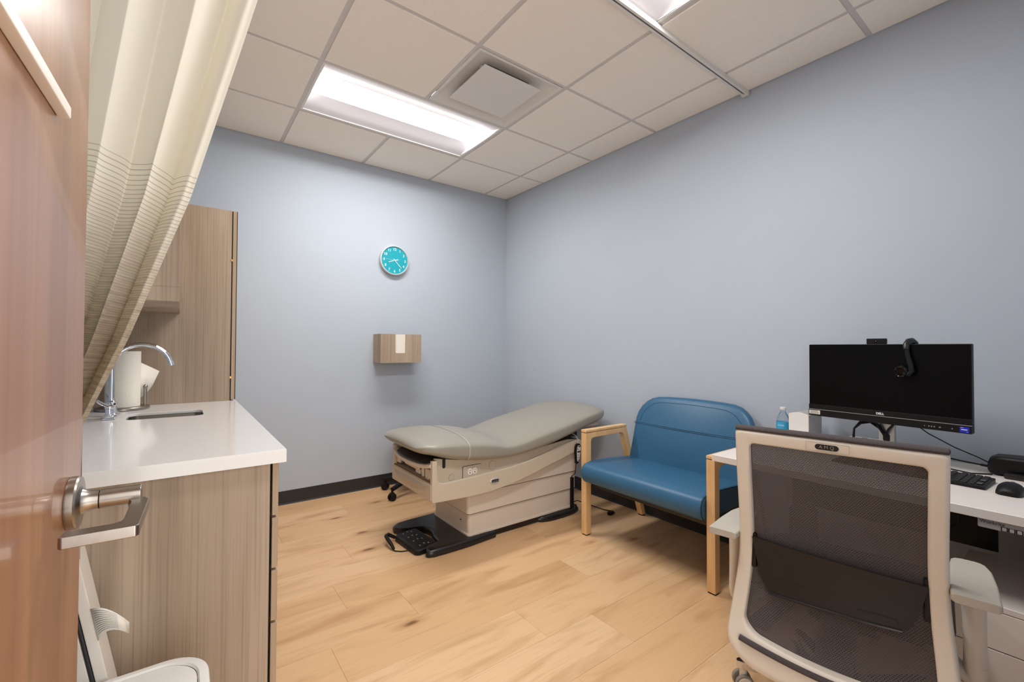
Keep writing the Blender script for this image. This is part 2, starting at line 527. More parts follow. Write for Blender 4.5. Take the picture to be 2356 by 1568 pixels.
def baseboard(name, axis, at, lo, hi, sgn):
    # cove base: flat face with a small toe
    prof = [(0, 0), (.012, 0), (.007, .006), (.004, .016), (.004, .098), (.002, .101), (0, .101)]
    q = B()
    if axis == 'x':   # runs along x on the plane y = at
        q.prism([(at + sgn * a, c) for a, c in prof], 'x', lo, hi)
    else:
        q.prism([(at + sgn * a, c) for a, c in prof], 'y', lo, hi)
    return struct(name, q, M['black_rubber'])
baseboard('baseboard_back', 'x', 0, -2.44, 0, -1)
baseboard('baseboard_right', 'y', 0, YF, 0, -1)
baseboard('baseboard_left', 'y', XL, YF, -2.19, 1)
baseboard('baseboard_front', 'x', YF, DX1 + .04, 0, 1)

# ---- ceiling: plenum slab, lay-in tiles, grid bars
XS = [0] + [-(0.2749 + i * T) for i in range(5)] + [XL]
YS = [0] + [-(0.5856 + i * T) for i in range(6)] + [YF]
b = B(); b.box(XL - .12, .12, YF - .12, .12, H + .16, H + .2)
ceiling = struct('ceiling', b, M['tile'])
CO = OFF[ceiling.name]
LIGHTS = [(2, 4, 1), (2, 4, 4)]          # (first x line, last x line, y line)
skip = {(2, 1), (3, 1), (2, 4), (3, 4), (2, 2)}
tile_cache = {}
for i in range(len(XS) - 1):
    for j in range(len(YS) - 1):
        if (i, j) in skip: continue
        w, d = XS[i] - XS[i + 1], YS[j] - YS[j + 1]
        key = (round(w, 3), round(d, 3))
        if key not in tile_cache:
            g = .0125
            q = B()
            q.box(-w / 2 + g, w / 2 - g, -d / 2 + g, d / 2 - g, -.006, .012, .0015, 1)
            q.box(-w / 2 + .002, w / 2 - .002, -d / 2 + .002, d / 2 - .002, .003, .016)
            tile_cache[key] = _mesh('ceiling_tile', q, M['tile'])
        o = link('ceiling_tile', tile_cache[key], ceiling)
        o.location = Vector(((XS[i] + XS[i + 1]) / 2, (YS[j] + YS[j + 1]) / 2, H)) - CO
def bar(x0, x1, y0, y1, name='grid_bar'):
    q = B(); q.box(x0, x1, y0, y1, H - .0005, H + .0025)
    cx, cy = (x0 + x1) / 2, (y0 + y1) / 2
    if x1 - x0 > y1 - y0: q.box(x0, x1, cy - .002, cy + .002, H + .002, H + .03)
    else: q.box(cx - .002, cx + .002, y0, y1, H + .002, H + .03)
    part(name, q, M['grid'], ceiling)
for j in range(1, len(YS) - 1):
    bar(XL, 0, YS[j] - .012, YS[j] + .012)
for i in range(1, len(XS) - 1):
    for j in range(len(YS) - 1):
        if i == 3 and j in (1, 4): continue
        bar(XS[i] - .012, XS[i] + .012, YS[j + 1] + .012, YS[j] - .012)
for x0, x1, y0, y1 in ((XL, 0, -.022, 0), (XL, 0, YF, YF + .022), (-.022, 0, YF, 0), (XL, XL + .022, YF, 0)):
    q = B(); q.box(x0, x1, y0, y1, H - .001, H + .001)
    part('wall_angle', q, M['grid'], ceiling)

# ---- recessed 2 x 4 troffers
def troffer(i0, i1, j, label):
    x1, x0, y1, y0 = XS[i0] - .012, XS[i1] + .012, YS[j] - .012, YS[j + 1] + .012
    t = thing('ceiling_light', label, 'light', ((x0 + x1) / 2, (y0 + y1) / 2, H), group='recessed troffers in the ceiling grid')
    cy = (y0 + y1) / 2
    w = (y1 - y0) / 2
    q = B()
    q.plate_hole(rrect(x0, x1, y0, y1, .001, 1), rrect(x0 + .014, x1 - .014, y0 + .014, y1 - .014, .001, 1), 'z', H - .002, H + .003)
    part('frame', q, M['white_metal'], t)
    # side reflectors sweep up from the frame to the lens
    for s in (-1, 1):
        ra, rb = [], []
        n = 10
        for k in range(n + 1):
            u = k / n
            yy = cy + s * (w - .014 - u * (w - .014 - .115))
            zz = H + .002 + .036 * (u - .12 * math.sin(2 * PI * u) / PI)
            ra.append((x0 + .014, yy, zz)); rb.append((x1 - .014, yy, zz))
        q = B(); q.loft([ra, rb], False, False)
        part('reflector', q, M['reflector'], t)
    # lens: shallow barrel
    n = 12
    prof = [(cy - .118 + .236 * k / n, H + .0385 - .003 * math.sin(PI * k / n)) for k in range(n + 1)]
    q = B(); q.loft([[(x0 + .014, a, c) for a, c in prof], [(x1 - .014, a, c) for a, c in prof]], False, False)
    part('lens', q, M['lamp'], t, label='glowing white lens')
    for xx in (x0 + .013, x1 - .013):
        q = B(); q.box(xx - .001, xx + .001, y0 + .012, y1 - .012, H - .0005, H + .075)
        part('end_plate', q, M['reflector'], t)
    q = B(); q.box(x0 + .004, x1 - .004, y0 + .004, y1 - .004, H + .078, H + .09)
    part('housing', q, M['white_metal'], t)
troffer(2, 4, 1, 'long glowing ceiling light near the clock wall, whole in view')
troffer(2, 4, 4, 'ceiling light cut off by the top of the photo, beyond the curtain track')

# ---- plaque air diffuser
x1, x0, y1, y0 = XS[2] - .012, XS[3] + .012, YS[2] - .012, YS[3] + .012
cx, cy = (x0 + x1) / 2, (y0 + y1) / 2
t = thing('air_diffuser', 'square white plaque air diffuser set in the ceiling beside the light', 'vent', (cx, cy, H))
rings = []
for hw, z, r in ((.2925, H - .003, .002), (.276, H - .003, .004), (.268, H + .002, .01), (.258, H + .016, .03), (.232, H + .030, .06), (.19, H + .040, .06), (.15, H + .043, .05)):
    rings.append([(a, c, z) for a, c in rrect(cx - hw, cx + hw, cy - hw, cy + hw, r, 5)])
b = B(); b.loft(rings, True, False)
part('pan', b, M['white_metal'], t)
b = B(); b.box(cx - .15, cx + .15, cy - .15, cy + .15, H + .042, H + .046)
part('duct_neck', b, M['duct'], t)
b = B(); b.box(cx - .2, cx + .2, cy - .2, cy + .2, H - .006, H - .002, .0015, 1)
plq = part('plaque', b, M['white_metal'], t)
for dx, dy in ((-.17, .12), (.17, .12), (.17, -.12), (-.17, -.12)):
    b = B(); b.box(cx + dx - .005, cx + dx + .005, cy + dy - .01, cy + dy + .01, H - .003, H + .036)
    b.cyl((cx + dx - .007, cy + dy, H + .006), (cx + dx + .007, cy + dy, H + .006), .004, n=10)
    part('hanger', b, M['white_metal'], t)

# ---- curtain track
TY = -2.432
b = B()
b.prism([(TY - .016, H - .004), (TY - .016, H - .03), (TY - .004, H - .03), (TY - .004, H - .026), (TY - .012, H - .026), (TY - .012, H - .008), (TY + .012, H - .008), (TY + .012, H - .026), (TY + .004, H - .026), (TY + .004, H - .03), (TY + .016, H - .03), (TY + .016, H - .004)], 'x', XL + .01, -.012)
t = thing('curtain_track', 'slim aluminium curtain track crossing the ceiling to the right wall', 'curtain track', (-1.5, TY, H - .03))
part('rail', b, M['white_metal'], t)
b = B(); b.box(XL + .01, -.012, TY - .011, TY + .011, H - .011, H - .0085)
part('channel', b, M['gap'], t)
b = B(); b.box(-.03, -.004, TY - .02, TY + .02, H - .034, H - .003, .003); b.cyl((-.017, TY - .006, H - .036), (-.017, TY - .006, H - .03), .003, n=10)
part('end_cap', b, M['white_metal'], t)

# ---- privacy curtain, swept to the left and gathered behind the door edge
def curtain():
    ZT = H - .045
    zs = [(2.68, -2.40), (2.3, -2.485), (2.054, -2.542), (1.87, -2.586), (1.509, -2.675), (1.195, -2.775), (0.992, -2.852), (0.8, -2.925), (0.45, -2.985)]
    def xr(z):
        for (za, xa), (zb, xb) in zip(zs, zs[1:]):
            if z >= zb:
                u = (za - z) / (za - zb); return xa + u * (xb - xa)
        return zs[-1][1]
    NU, NV = 220, 110
    bm = bmesh.new()
    uvl = bm.loops.layers.uv.new('cloth')
    grid, uvs = [], {}
    nf = 5.0
    for j in range(NV + 1):
        v = j / NV
        z = ZT - v * (ZT - .42)
        rowv = []
        for i in range(NU + 1):
            s = i / NU
            xl = XL + .035
            w = xr(z) - xl
            ph = 2 * PI * nf * s + .8 * math.sin(1.6 * v + 4 * s) + .25 * math.sin(5 * v + 11 * s)
            amp = (.025 + .010 * v) * (0.85 + .35 * math.sin(7 * s + 1.3))
            flat = max(0.0, min(1.0, (s - .9) / .08))
            x = xl + w * s + (1 - flat) * .006 * math.sin(2 * ph) * (1 - .5 * v)
            y = TY + amp * (1 - flat) * math.sin(ph) + flat * (-.012 - .02 * v) + .012 * math.sin(3 * v + 9 * s) * v
            zz = z
            vt = bm.verts.new((x, y, zz))
            L = (ZT - z) * math.sqrt(1 + (.27 * s) ** 2) - .135 * s
            uvs[vt] = (s * 1.6, L)
            rowv.append(vt)
        grid.append(rowv)
    for j in range(NV):
        for i in range(NU):
            f = bm.faces.new((grid[j][i], grid[j + 1][i], grid[j + 1][i + 1], grid[j][i + 1]))
            for l in f.loops: l[uvl].uv = uvs[l.vert]
    q = B(); q.bm.free(); q.bm = bm
    return q
b = curtain()
t = thing('privacy_curtain', 'cream privacy curtain with taupe striped lower half, swept behind the door', 'curtain', (-2.8, TY, .42))
part('cloth', b, M['curtain'], t, 60)
for k in range(11):
    xx = -3.0 + k * .058
    b = B(); b.tube([(xx, TY, H - .024), (xx, TY, H - .052)], .0025, 6); b.ell((xx, TY, H - .018), (.006, .006, .005), 8, 6)
    part('carrier_hook', b, M['white_plastic'], t)

# ---- the open door
hinge = Vector((-2.8365, -3.709, 0))
door = link('door_1', None); door.empty_display_size = .1
door.location = hinge; door.rotation_euler = (0, 0, -math.radians(2.3)); door['kind'] = 'structure'
OFF[door.name] = Vector((0, 0, 0))
b = B(); b.box(-.045, 0, .004, .91, .012, 2.13, .0015, 1)
part('leaf', b, M['door'], door)
ly, lz = .91 - .068, .972
b = B(); b.tube2((0, ly, lz), (1, 0, 0), [(0, .033), (.0005, .0335), (.0008, .0335), (.0025, .034), (.009, .034), (.011, .0325), (.0112, .022), (.0135, .017), (.018, .0142), (.024, .0132), (.030, .013), (.0302, .0115)], 40)
hd = part('lever_handle', b, M['nickel'], door, 30, 'brushed nickel lever handle')
b = B()
b.cyl((.0305, ly, lz), (.074, ly, lz), .0128, n=32, bev=.0012)
pth = [(.060, ly - .006), (.078, ly - .006), (.084, ly - .022), (.084, ly - .129), (.081, ly - .133), (.018, ly - .133), (.015, ly - .130), (.017, ly - .110), (.058, ly - .110), (.064, ly - .105), (.066, ly - .098), (.065, ly - .024)]
b.prism(pth, 'z', lz - .0165, lz - .003, .0014, 2)
part('lever', b, M['nickel'], hd, 30)
b = B(); b.box(-.045 - .0005, .0005, .9095, .9112, lz - .1, lz + .1)
part('latch_plate', b, M['nickel'], door)
b = B(); b.box(0, .012, .26, .75, 1.4455, 1.4605, .002)
part('hook_rail', b, M['off_white'], door, label='pale horizontal strip fixed to the door')
for zz in (.25, 1.07, 1.88):
    b = B(); b.cyl((.004, .0, zz - .05), (.004, .0, zz + .05), .006, n=12)
    part('hinge', b, M['nickel'], door)
# ================================================================ LEFT: CABINETS, SINK
CT = .864; CB = .824; CS = CT - .012
XF = -2.462                       # carcass front
t = thing('base_cabinet', 'taupe wood laminate base cabinet with drawer stack under the white counter', 'cabinet', (-2.75, -1.08, 0))
b = B(); b.box(XL + .004, XF, -2.15, -2.132, .0, CS - .001); part('end_panel', b, M['lam'], t)
b = B(); b.box(XL + .004, XF, -.02, -.003, .1, CB); part('end_panel', b, M['lam'], t)
b = B(); b.box(XL + .004, XF, -2.132, -.02, .1, .118); part('bottom_panel', b, M['lam'], t)
b = B(); b.box(XL + .004, XL + .02, -2.132, -.02, .118, CB); part('back_panel', b, M['lam'], t)
b = B(); b.box(XF - .07, XF - .055, -2.132, -.02, 0, .1); part('toe_kick', b, M['black_rubber'], t)
b = B(); b.box(XF - .012, XF + .002, -2.1495, -.003, .1, CB - .004); part('face_gap', b, M['gap'], t)
zs = [(.820, .660), (.652, .499), (.491, .338), (.330, .110)]
for z1, z0 in zs:
    b = B(); b.box(XF + .007, XF + .024, -2.149, -1.72, z0, z1, .0012, 1)
    d = part('drawer', b, M['lam_edge'], t)
    b = B(); b.tube([(XF + .024, -2.0, z1 - .03), (XF + .045, -2.0, z1 - .03), (XF + .045, -1.87, z1 - .03), (XF + .024, -1.87, z1 - .03)], .004, 8)
    part('handle', b, M['nickel'], d)
for y0, y1, hy in ((-1.716, -1.2, -1.26), (-1.196, -.68, -1.14), (-.676, -.02, -.62)):
    b = B(); b.box(XF + .007, XF + .024, y0, y1, .11, .82, .0012, 1)
    d = part('door', b, M['lam_edge'], t)
    b = B(); b.tube([(XF + .024, hy, .62), (XF + .045, hy, .62), (XF + .045, hy, .75), (XF + .024, hy, .75)], .004, 8)
    part('handle', b, M['nickel'], d)
# counter with a sink cut-out
SX0, SX1, SY0, SY1 = -2.872, -2.597, -1.19, -.962
b = B()
inn = rrect(SX0, SX1, SY0, SY1, .035, 8)
n = 9
cor = [(-2.42, -.003), (XL + .004, -.003), (XL + .004, -2.168), (-2.42, -2.168)]
bmx = bmesh.new()
def ringv(pts, z): return [bmx.verts.new((a, c, z)) for a, c in pts]
ti, bi = ringv(inn, CT), ringv(inn, CS)
to = [bmx.verts.new((a, c, CT)) for a, c in cor]; bo = [bmx.verts.new((a, c, CS)) for a, c in cor]
for q in range(4):
    for k in range(n - 1):
        a, c = q * n + k, q * n + k + 1
        bmx.faces.new((to[q], ti[c], ti[a])); bmx.faces.new((bo[q], bi[a], bi[c]))
    a, c = q * n + n - 1, (q * n + n) % len(ti)
    q2 = (q + 1) % 4
    bmx.faces.new((to[q], to[q2], ti[c], ti[a])); bmx.faces.new((bo[q], bi[a], bi[c], bo[q2]))
    bmx.faces.new((to[q2], to[q], bo[q], bo[q2]))
for k in range(len(ti)):
    c = (k + 1) % len(ti)
    bmx.faces.new((ti[k], ti[c], bi[c], bi[k]))
bmesh.ops.recalc_face_normals(bmx, faces=bmx.faces[:])
b._merge(bmx)
es = [e for e in b.bm.edges if all(abs(v.co.z - CT) < 1e-5 for v in e.verts) and len(e.link_faces) == 2 and e.calc_face_angle(0) > 1]
bmesh.ops.bevel(b.bm, geom=es, offset=.002, segments=2, profile=.5, affect='EDGES')
b.box(-2.4375, -2.42, -2.1515, -.003, CB, CS); b.box(XL + .004, -2.42, -2.168, -2.1515, CB, CS)
solo('countertop', b, M['quartz'], 'long white quartz countertop over the base cabinet', 'countertop')
t = thing('sink', 'small stainless undermount sink sunk in the white counter', 'sink', ((SX0 + SX1) / 2, (SY0 + SY1) / 2, .66))
rings = []
for e, z, r in ((.02, CS - .001, .04), (.004, CS - .001, .037), (.004, CS - .01, .037), (.0, CS - .12, .035), (-.012, CS - .145, .03), (-.03, CS - .152, .025)):
    rings.append([(a, c, z) for a, c in rrect(SX0 - e, SX1 + e, SY0 - e, SY1 + e, r, 8)])
b = B(); b.loft(rings, True, False)
part('basin', b, M['steel'], t, 50)
b = B(); b.prism(rrect(SX0 + .028, SX1 - .028, SY0 + .028, SY1 - .028, .03, 8), 'z', CS - .156, CS - .1515); part('bottom', b, M['steel'], t)
b = B(); b.lathe(((SX0 + SX1) / 2, (SY0 + SY1) / 2, CS - .1514), [(.0, .0), (.03, .0), (.034, .002), (.028, .004), (.0, .002)], 24); part('drain', b, M['chrome'], t)

# faucet
fx, fy = -2.928, -1.06
t = thing('faucet', 'chrome gooseneck faucet with wing handles behind the sink', 'faucet', (fx, fy, CT))
b = B(); b.box(fx - .022, fx + .022, fy - .085, fy + .085, CT + .0005, CT + .010, .004, 3); part('deck_plate', b, M['chrome'], t)
b = B(); b.lathe((fx, fy, CT + .010), [(.021, 0), (.022, .004), (.017, .010), (.0155, .045), (.018, .050), (.018, .060), (.0125, .066), (.0115, .075)], 28); part('body', b, M['chrome'], t)
pts = [(fx, fy, CT + .07), (fx, fy, 1.085)]
R0 = .103
for k in range(1, 19):
    a = PI - PI * .93 * k / 18
    pts.append((fx + R0 + R0 * math.cos(a), fy, 1.085 + R0 * math.sin(a)))
b = B(); b.tube(pts, .0105, 16); sp = part('spout', b, M['chrome'], t)
e = Vector(pts[-1]); d = (Vector(pts[-1]) - Vector(pts[-2])).normalized()
b = B(); b.cyl(e - d * .002, e + d * .018, .0125, .012, 20, .001); part('aerator', b, M['chrome'], sp)
for s in (-1, 1):
    hy = fy + s * .066
    b = B(); b.lathe((fx, hy, CT + .010), [(.019, 0), (.02, .006), (.014, .014), (.013, .035), (.016, .038), (.016, .048), (.009, .054), (.0, .055)], 24)
    hnd = part('valve', b, M['chrome'], t)
    b = B(); b.tube([(fx, hy, CT + .056), (fx - .008, hy + s * .02, CT + .062), (fx - .02, hy + s * .05, CT + .074), (fx - .03, hy + s * .078, CT + .088)], [.008, .007, .0075, .006], 12, flat=.8)
    part('wing_handle', b, M['chrome'], hnd)

# paper-towel stand and roll
px, py = -2.915, -.745
t = thing('paper_towel_stand', 'brushed metal paper towel stand with ball topped side arm on the counter', 'towel holder', (px, py, CT))
b = B(); b.lathe((px, py, CT + .0005), [(.104, 0), (.107, .003), (.107, .011), (.104, .014), (.0, .014)], 40); part('base_disc', b, M['nickel'], t)
b = B(); b.cyl((px, py, CT + .014), (px, py, CT + .30), .008, n=14); b.lathe((px, py, CT + .30), [(.008, 0), (.012, .003), (.008, .008), (.006, .014), (.013, .022), (.014, .03), (.008, .038), (.0, .041)], 16); part('post', b, M['nickel'], t)
ax, ay = px + .085, py + .03
b = B(); b.cyl((ax, ay, CT + .012), (ax, ay, CT + .1), .0075, n=16); b.ell((ax, ay, CT + .108), (.0105, .0105, .0115), 14, 8); part('side_arm', b, M['nickel'], t)
b = B()
rt_, ht = .068, .275
b.tube2((px, py, CT + .0155), (0, 0, 1), [(0, .021), (0, rt_), (ht, rt_), (ht, .021), (0, .021)], 40)
t = thing('paper_towel_roll', 'white paper towel roll with a loose sheet hanging off its right side', 'paper towel', (px, py, CT + .0155))
part('roll', b, M['paper'], t)
b = B()
sheet = []
for k in range(9):
    u = k / 8
    sheet.append([(px + rt_ * .86 + .082 * u, py + .048 + .012 * math.sin(u * 3), CT + .235 - .05 * u - (.0 if True else 0)), (px + rt_ * .86 + .082 * u - .03 * u, py + .050 + .012 * math.sin(u * 3), CT + .045 + .03 * u + .03 * u * u)])
b.loft(sheet, False, False)
sh = part('loose_sheet', b, M['paper'], t)
sh.modifiers.new('thick', 'SOLIDIFY').thickness = .0006

# tall cabinet standing on the counter
TYF = -.61
t = thing('tall_cabinet', 'tall taupe wood cabinet standing on the far end of the counter', 'cabinet', (-2.75, -.3, CT))
b = B(); b.box(XL + .004, -2.453, TYF, TYF + .018, CT + .0005, 1.983); part('side_panel', b, M['lam'], t)
b = B(); b.box(XL + .004, -2.453, -.02, -.003, CT + .0005, 1.983); part('side_panel', b, M['lam'], t)
b = B(); b.box(XL + .004, XL + .02, TYF + .018, -.02, CT + .0005, 1.983); part('back_panel', b, M['lam'], t)
b = B(); b.box(XL + .02, -2.453, TYF + .018, -.02, 1.965, 1.983); part('top_panel', b, M['lam'], t)
b = B(); b.box(XL + .02, -2.453, TYF + .018, -.02, CT + .0005, CT + .018); part('bottom_panel', b, M['lam'], t)
b = B(); b.box(-2.453, -2.447, TYF + .001, -.004, CT + .004, 1.98); part('face_gap', b, M['gap'], t)
b = B(); b.box(-2.447, -2.428, TYF, -.003, CT + .006, 1.983, .0012, 1); d = part('door', b, M['lam_edge'], t)
b = B(); b.box(-2.428, -2.4245, TYF + .0005, TYF + .006, CT + .006, 1.982); part('edge_seal', b, M['gap'], d)
for zz in (1.0, 1.69):
    b = B(); b.box(-2.454, -2.446, TYF - .0025, TYF + .002, zz - .006, zz + .006); part('hinge', b, M['brass'], t)

# wall cabinet
t = thing('wall_cabinet', 'taupe wood upper cabinet hung over the sink beside the tall cabinet', 'cabinet', (-2.87, -1.02, 1.36))
UY = -1.44
b = B(); b.box(XL + .004, -2.71, UY, TYF - .002, 1.42, 2.1); part('carcass', b, M['lam'], t)
b = B(); b.prism([(XL + .004, 1.42), (XL + .004, 1.362), (-2.695, 1.362), (-2.692, 1.366), (-2.692, 1.42)], 'y', UY - .004, TYF - .002); part('light_rail', b, M['lam'], t)
b = B(); b.box(XL + .004, -2.6905, UY - .004, UY - .0002, 1.4195, 2.1); part('end_panel', b, M['lam'], t)
for y0, y1 in ((UY, -1.026), (-1.022, TYF - .002)):
    b = B(); b.box(-2.709, -2.691, y0, y1, 1.4205, 2.1, .001, 1); part('door', b, M['lam'], t)

# waste bin
t = thing('waste_bin', 'white step waste bin with rounded oval lid at the bottom of the photo', 'bin', (-2.76, -2.44, 0))
BX0, BX1, BY0, BY1 = -2.90, -2.625, -2.60, -2.285
rings = []
for e, z in ((-.022, .001), (-.02, .012), (-.004, .355)):
    rings.append([(a, c, z) for a, c in rrect(BX0 - e, BX1 + e, BY0 - e, BY1 + e, .09, 10)])
b = B(); b.loft(rings); part('body', b, M['off_white'], t)
rings = []
for e, z, r in ((.004, .352, .09), (.004, .392, .09), (.002, .398, .09), (-.004, .401, .088), (-.016, .401, .08), (-.019, .396, .08)):
    rings.append([(a, c, z) for a, c in rrect(BX0 - e, BX1 + e, BY0 - e, BY1 + e, r, 10)])
b = B(); b.loft(rings, True, False); rim = part('rim', b, M['white_plastic'], t)
rings = []
for e, z, r in ((-.0205, .388, .078), (-.0205, .3955, .078), (-.022, .3975, .077), (-.06, .400, .05), (-.1, .4008, .03)):
    rings.append([(a, c, z) for a, c in rrect(BX0 - e, BX1 + e, BY0 - e, BY1 + e, r, 10)])
b = B(); b.loft(rings); part('lid', b, M['white_plastic'], t)
b = B(); b.box(-2.80, -2.72, -2.645, -2.575, .01, .022, .004); part('pedal', b, M['black_plastic'], t)

# folded white boards leaning beside the cabinet, with a curled paper tag
t = thing('leaning_boards', 'pair of white boards leaning beside the base cabinet with a curled paper tag', 'board', (-2.75, -2.23, 0))
def lean(xa, xb, m, nm, zt):
    sl = .1868
    q = B(); q.prism([(xa, .0), (xb, .0), (xb - sl * zt, zt), (xa - sl * zt, zt)], 'y', -2.276, -2.185, .003); return part(nm, q, m, t)
fb = lean(-2.7612, -2.739, M['off_white'], 'front_board', .80)
lean(-2.7695, -2.7614, M['black_rubber'], 'seal', .795)
lean(-2.822, -2.7697, M['off_white'], 'rear_board', .80)
tg = []
for k in range(10):
    u = k / 9
    x = -2.846 + .04 * u + .03 * u * u
    zt = .575 + .012 * math.sin(u * PI) - .05 * u ** 3
    yy = -2.285 - .03 * math.sin(u * PI * .9)
    tg.append([(x, yy, zt), (x + .014 * (1 - u), yy + .004, zt - .08 + .05 * u)])
b = B(); b.loft(tg, False, False); tgp = part('paper_tag', b, M['paper'], t, label='curled white paper tag with fine print')
tgp.modifiers.new('thick', 'SOLIDIFY').thickness = .0006
b = B()
for r in range(11):
    f0 = .08 + .078 * r
    rows = [[(p[0] + (q[0] - p[0]) * f, p[1] + (q[1] - p[1]) * f - .0008, p[2] + (q[2] - p[2]) * f) for f in (f0, f0 + .022)] for p, q in tg[1:8]]
    b.loft(rows, False, False)
part('fine_print', b, M['grey_print'], tgp)
# ================================================================ BACK WALL
t = thing('wall_clock', 'round wall clock with teal face and silver rim', 'clock', (-1.216, 0, 1.933))
cx, cz = -1.216, 1.933
b = B(); b.tube2((cx, -.001, cz), (0, -1, 0), [(0, .118), (.004, .127), (.028, .1285), (.036, .127), (.038, .123), (.037, .1185), (.03, .1165), (.028, .1165)], 64)
part('case', b, M['silver_paint'], t, 40)
b = B(); b.tube2((cx, -.024, cz), (0, -1, 0), [(0, .1165), (.006, .1165)], 64); part('face', b, M['teal'], t)
for k in range(1, 13):
    a = 2 * PI * k / 12
    p = (cx + .094 * math.sin(a), -.0304, cz + .094 * math.cos(a))
    text_part('numeral', str(k), .031, frame_m(p, (1, 0, 0), (0, 0, 1), (0, -1, 0)), M['white_print'], t, .0003)
for k in range(60):
    if k % 5 == 0:
        a = 2 * PI * k / 60
        b = B(); b.cyl((cx + .1115 * math.sin(a), -.030, cz + .1115 * math.cos(a)), (cx + .1115 * math.sin(a), -.0306, cz + .1115 * math.cos(a)), .0012, n=8)
        part('tick', b, M['white_print'], t)
def hand(nm, ang, L, back, w, y):
    d = Vector((math.sin(ang), 0, math.cos(ang))); n_ = Vector((d.z, 0, -d.x))
    o_ = Vector((cx, 0, cz))
    pts = [o_ - d * back + n_ * w, o_ + d * L + n_ * w * .7, o_ + d * L - n_ * w * .7, o_ - d * back - n_ * w]
    q = B(); q.prism([(p.x, p.z) for p in pts], 'y', y - .0006, y + .0006); part(nm, q, M['white_print'], t)
hand('hour_hand', math.radians(251), .058, .034, .003, -.0318)
hand('minute_hand', math.radians(136), .088, .016, .0026, -.0332)
hand('second_hand', math.radians(274), .08, .036, .0007, -.0344)
b = B(); b.cyl((cx, -.03, cz), (cx, -.0356, cz), .004, n=14); part('hub', b, M['white_print'], t)

# wall dispenser box
x0, x1, z0, z1, d = -1.385, -1.028, 1.053, 1.292, .172
t = thing('glove_dispenser', 'taupe wood box with white slot mounted on the wall below the clock', 'dispenser', ((x0 + x1) / 2, -.086, z0))
b = B()
b.box(x0, x0 + .012, -d, -.001, z0, z1); part('side_panel', b, M['lam'], t)
b = B(); b.box(x1 - .012, x1, -d, -.001, z0, z1); part('side_panel', b, M['lam'], t)
b = B(); b.box(x0 + .012, x1 - .012, -d, -.001, z0, z0 + .012); part('bottom_panel', b, M['lam'], t)
b = B(); b.box(x0 + .012, x1 - .012, -.012, -.001, z0 + .012, z1); part('back_panel', b, M['lam'], t)
b = B()
zc = z1 - .158
pts = [(x0 + .012, z0 + .012), (x1 - .012, z0 + .012), (x1 - .012, z1), (-1.168, z1), (-1.168, zc + .008), (-1.176, zc), (-1.251, zc), (-1.259, zc + .008), (-1.259, z1), (x0 + .012, z1)]
b.prism(pts, 'y', -d, -d + .012); part('front_panel', b, M['lam'], t)
b = B(); b.box(-1.30, -1.12, -d + .0125, -d + .03, z0 + .03, z1 - .002); part('glove_box', b, M['paper'], t, label='white carton showing through the slot')

# rolling stool behind the exam table
sx, sy = -1.14, -.29
t = thing('rolling_stool', 'black rolling stool base with casters tucked behind the exam table', 'stool', (sx, sy, 0))
b = B(); b.lathe((sx, sy, .09), [(.03, 0), (.034, .01), (.03, .05), (.02, .06), (.018, .30), (.05, .31), (.05, .32), (0, .32)], 20); part('column', b, M['black_plastic'], t)
b = B(); b.lathe((sx, sy, .41), [(.14, 0), (.152, .01), (.157, .03), (.152, .05), (.14, .06), (0, .062)], 32); part('seat', b, M['black_plastic'], t)
for k in range(5):
    a = math.radians(205 + 72 * k)
    dv = Vector((math.cos(a), math.sin(a), 0)); c = Vector((sx, sy, 0))
    b = B(); b.tube([c + dv * .02 + Vector((0, 0, .125)), c + dv * .14 + Vector((0, 0, .108)), c + dv * .25 + Vector((0, 0, .085))], [.024, .02, .017], 12)
    lg = part('leg', b, M['black_plastic'], t)
    nv = Vector((-dv.y, dv.x, 0)); p = c + dv * .25 + Vector((0, 0, .0285))
    b = B()
    for s in (-1, 1): b.cyl(p + nv * s * .006, p + nv * s * .022, .028, n=20, bev=.004)
    b.cyl(p + Vector((0, 0, .02)), p + Vector((0, 0, .06)), .008, n=10)
    b.box(p.x - .018, p.x + .018, p.y - .018, p.y + .018, p.z + .012, p.z + .034, .008)
    part('caster', b, M['black_plastic'], lg)

# ================================================================ EXAM TABLE
t = thing('exam_table', 'beige power exam table with grey upholstered top by the corner', 'exam table', (-.9, -1.15, 0))
ET = t
YN, YB = -1.445, -.865            # near / back face of the body
# --- upholstered top
CYC = -1.15
def interp(tab, x):
    for (a, fa), (c, fc) in zip(tab, tab[1:]):
        if x <= c:
            u = (x - a) / (c - a); u = u * u * (3 - 2 * u) if False else u
            return fa + u * (fc - fa)
    return tab[-1][1]
def cr(tab, x):
    # Catmull-Rom through a table
    n_ = len(tab)
    for i in range(n_ - 1):
        if x <= tab[i + 1][0] or i == n_ - 2:
            p0 = tab[max(i - 1, 0)]; p1 = tab[i]; p2 = tab[i + 1]; p3 = tab[min(i + 2, n_ - 1)]
            h = p2[0] - p1[0]; u = (x - p1[0]) / h
            m1 = (p2[1] - p0[1]) / max(p2[0] - p0[0], 1e-6) * h; m2 = (p3[1] - p1[1]) / max(p3[0] - p1[0], 1e-6) * h
            return (2 * u ** 3 - 3 * u ** 2 + 1) * p1[1] + (u ** 3 - 2 * u ** 2 + u) * m1 + (-2 * u ** 3 + 3 * u ** 2) * p2[1] + (u ** 3 - u ** 2) * m2
TOP = [(-1.63, .655), (-1.45, .668), (-1.30, .662), (-1.16, .640), (-1.04, .608), (-.94, .618), (-.80, .652), (-.60, .690), (-.42, .722), (-.28, .748), (-.16, .752), (-.06, .735)]
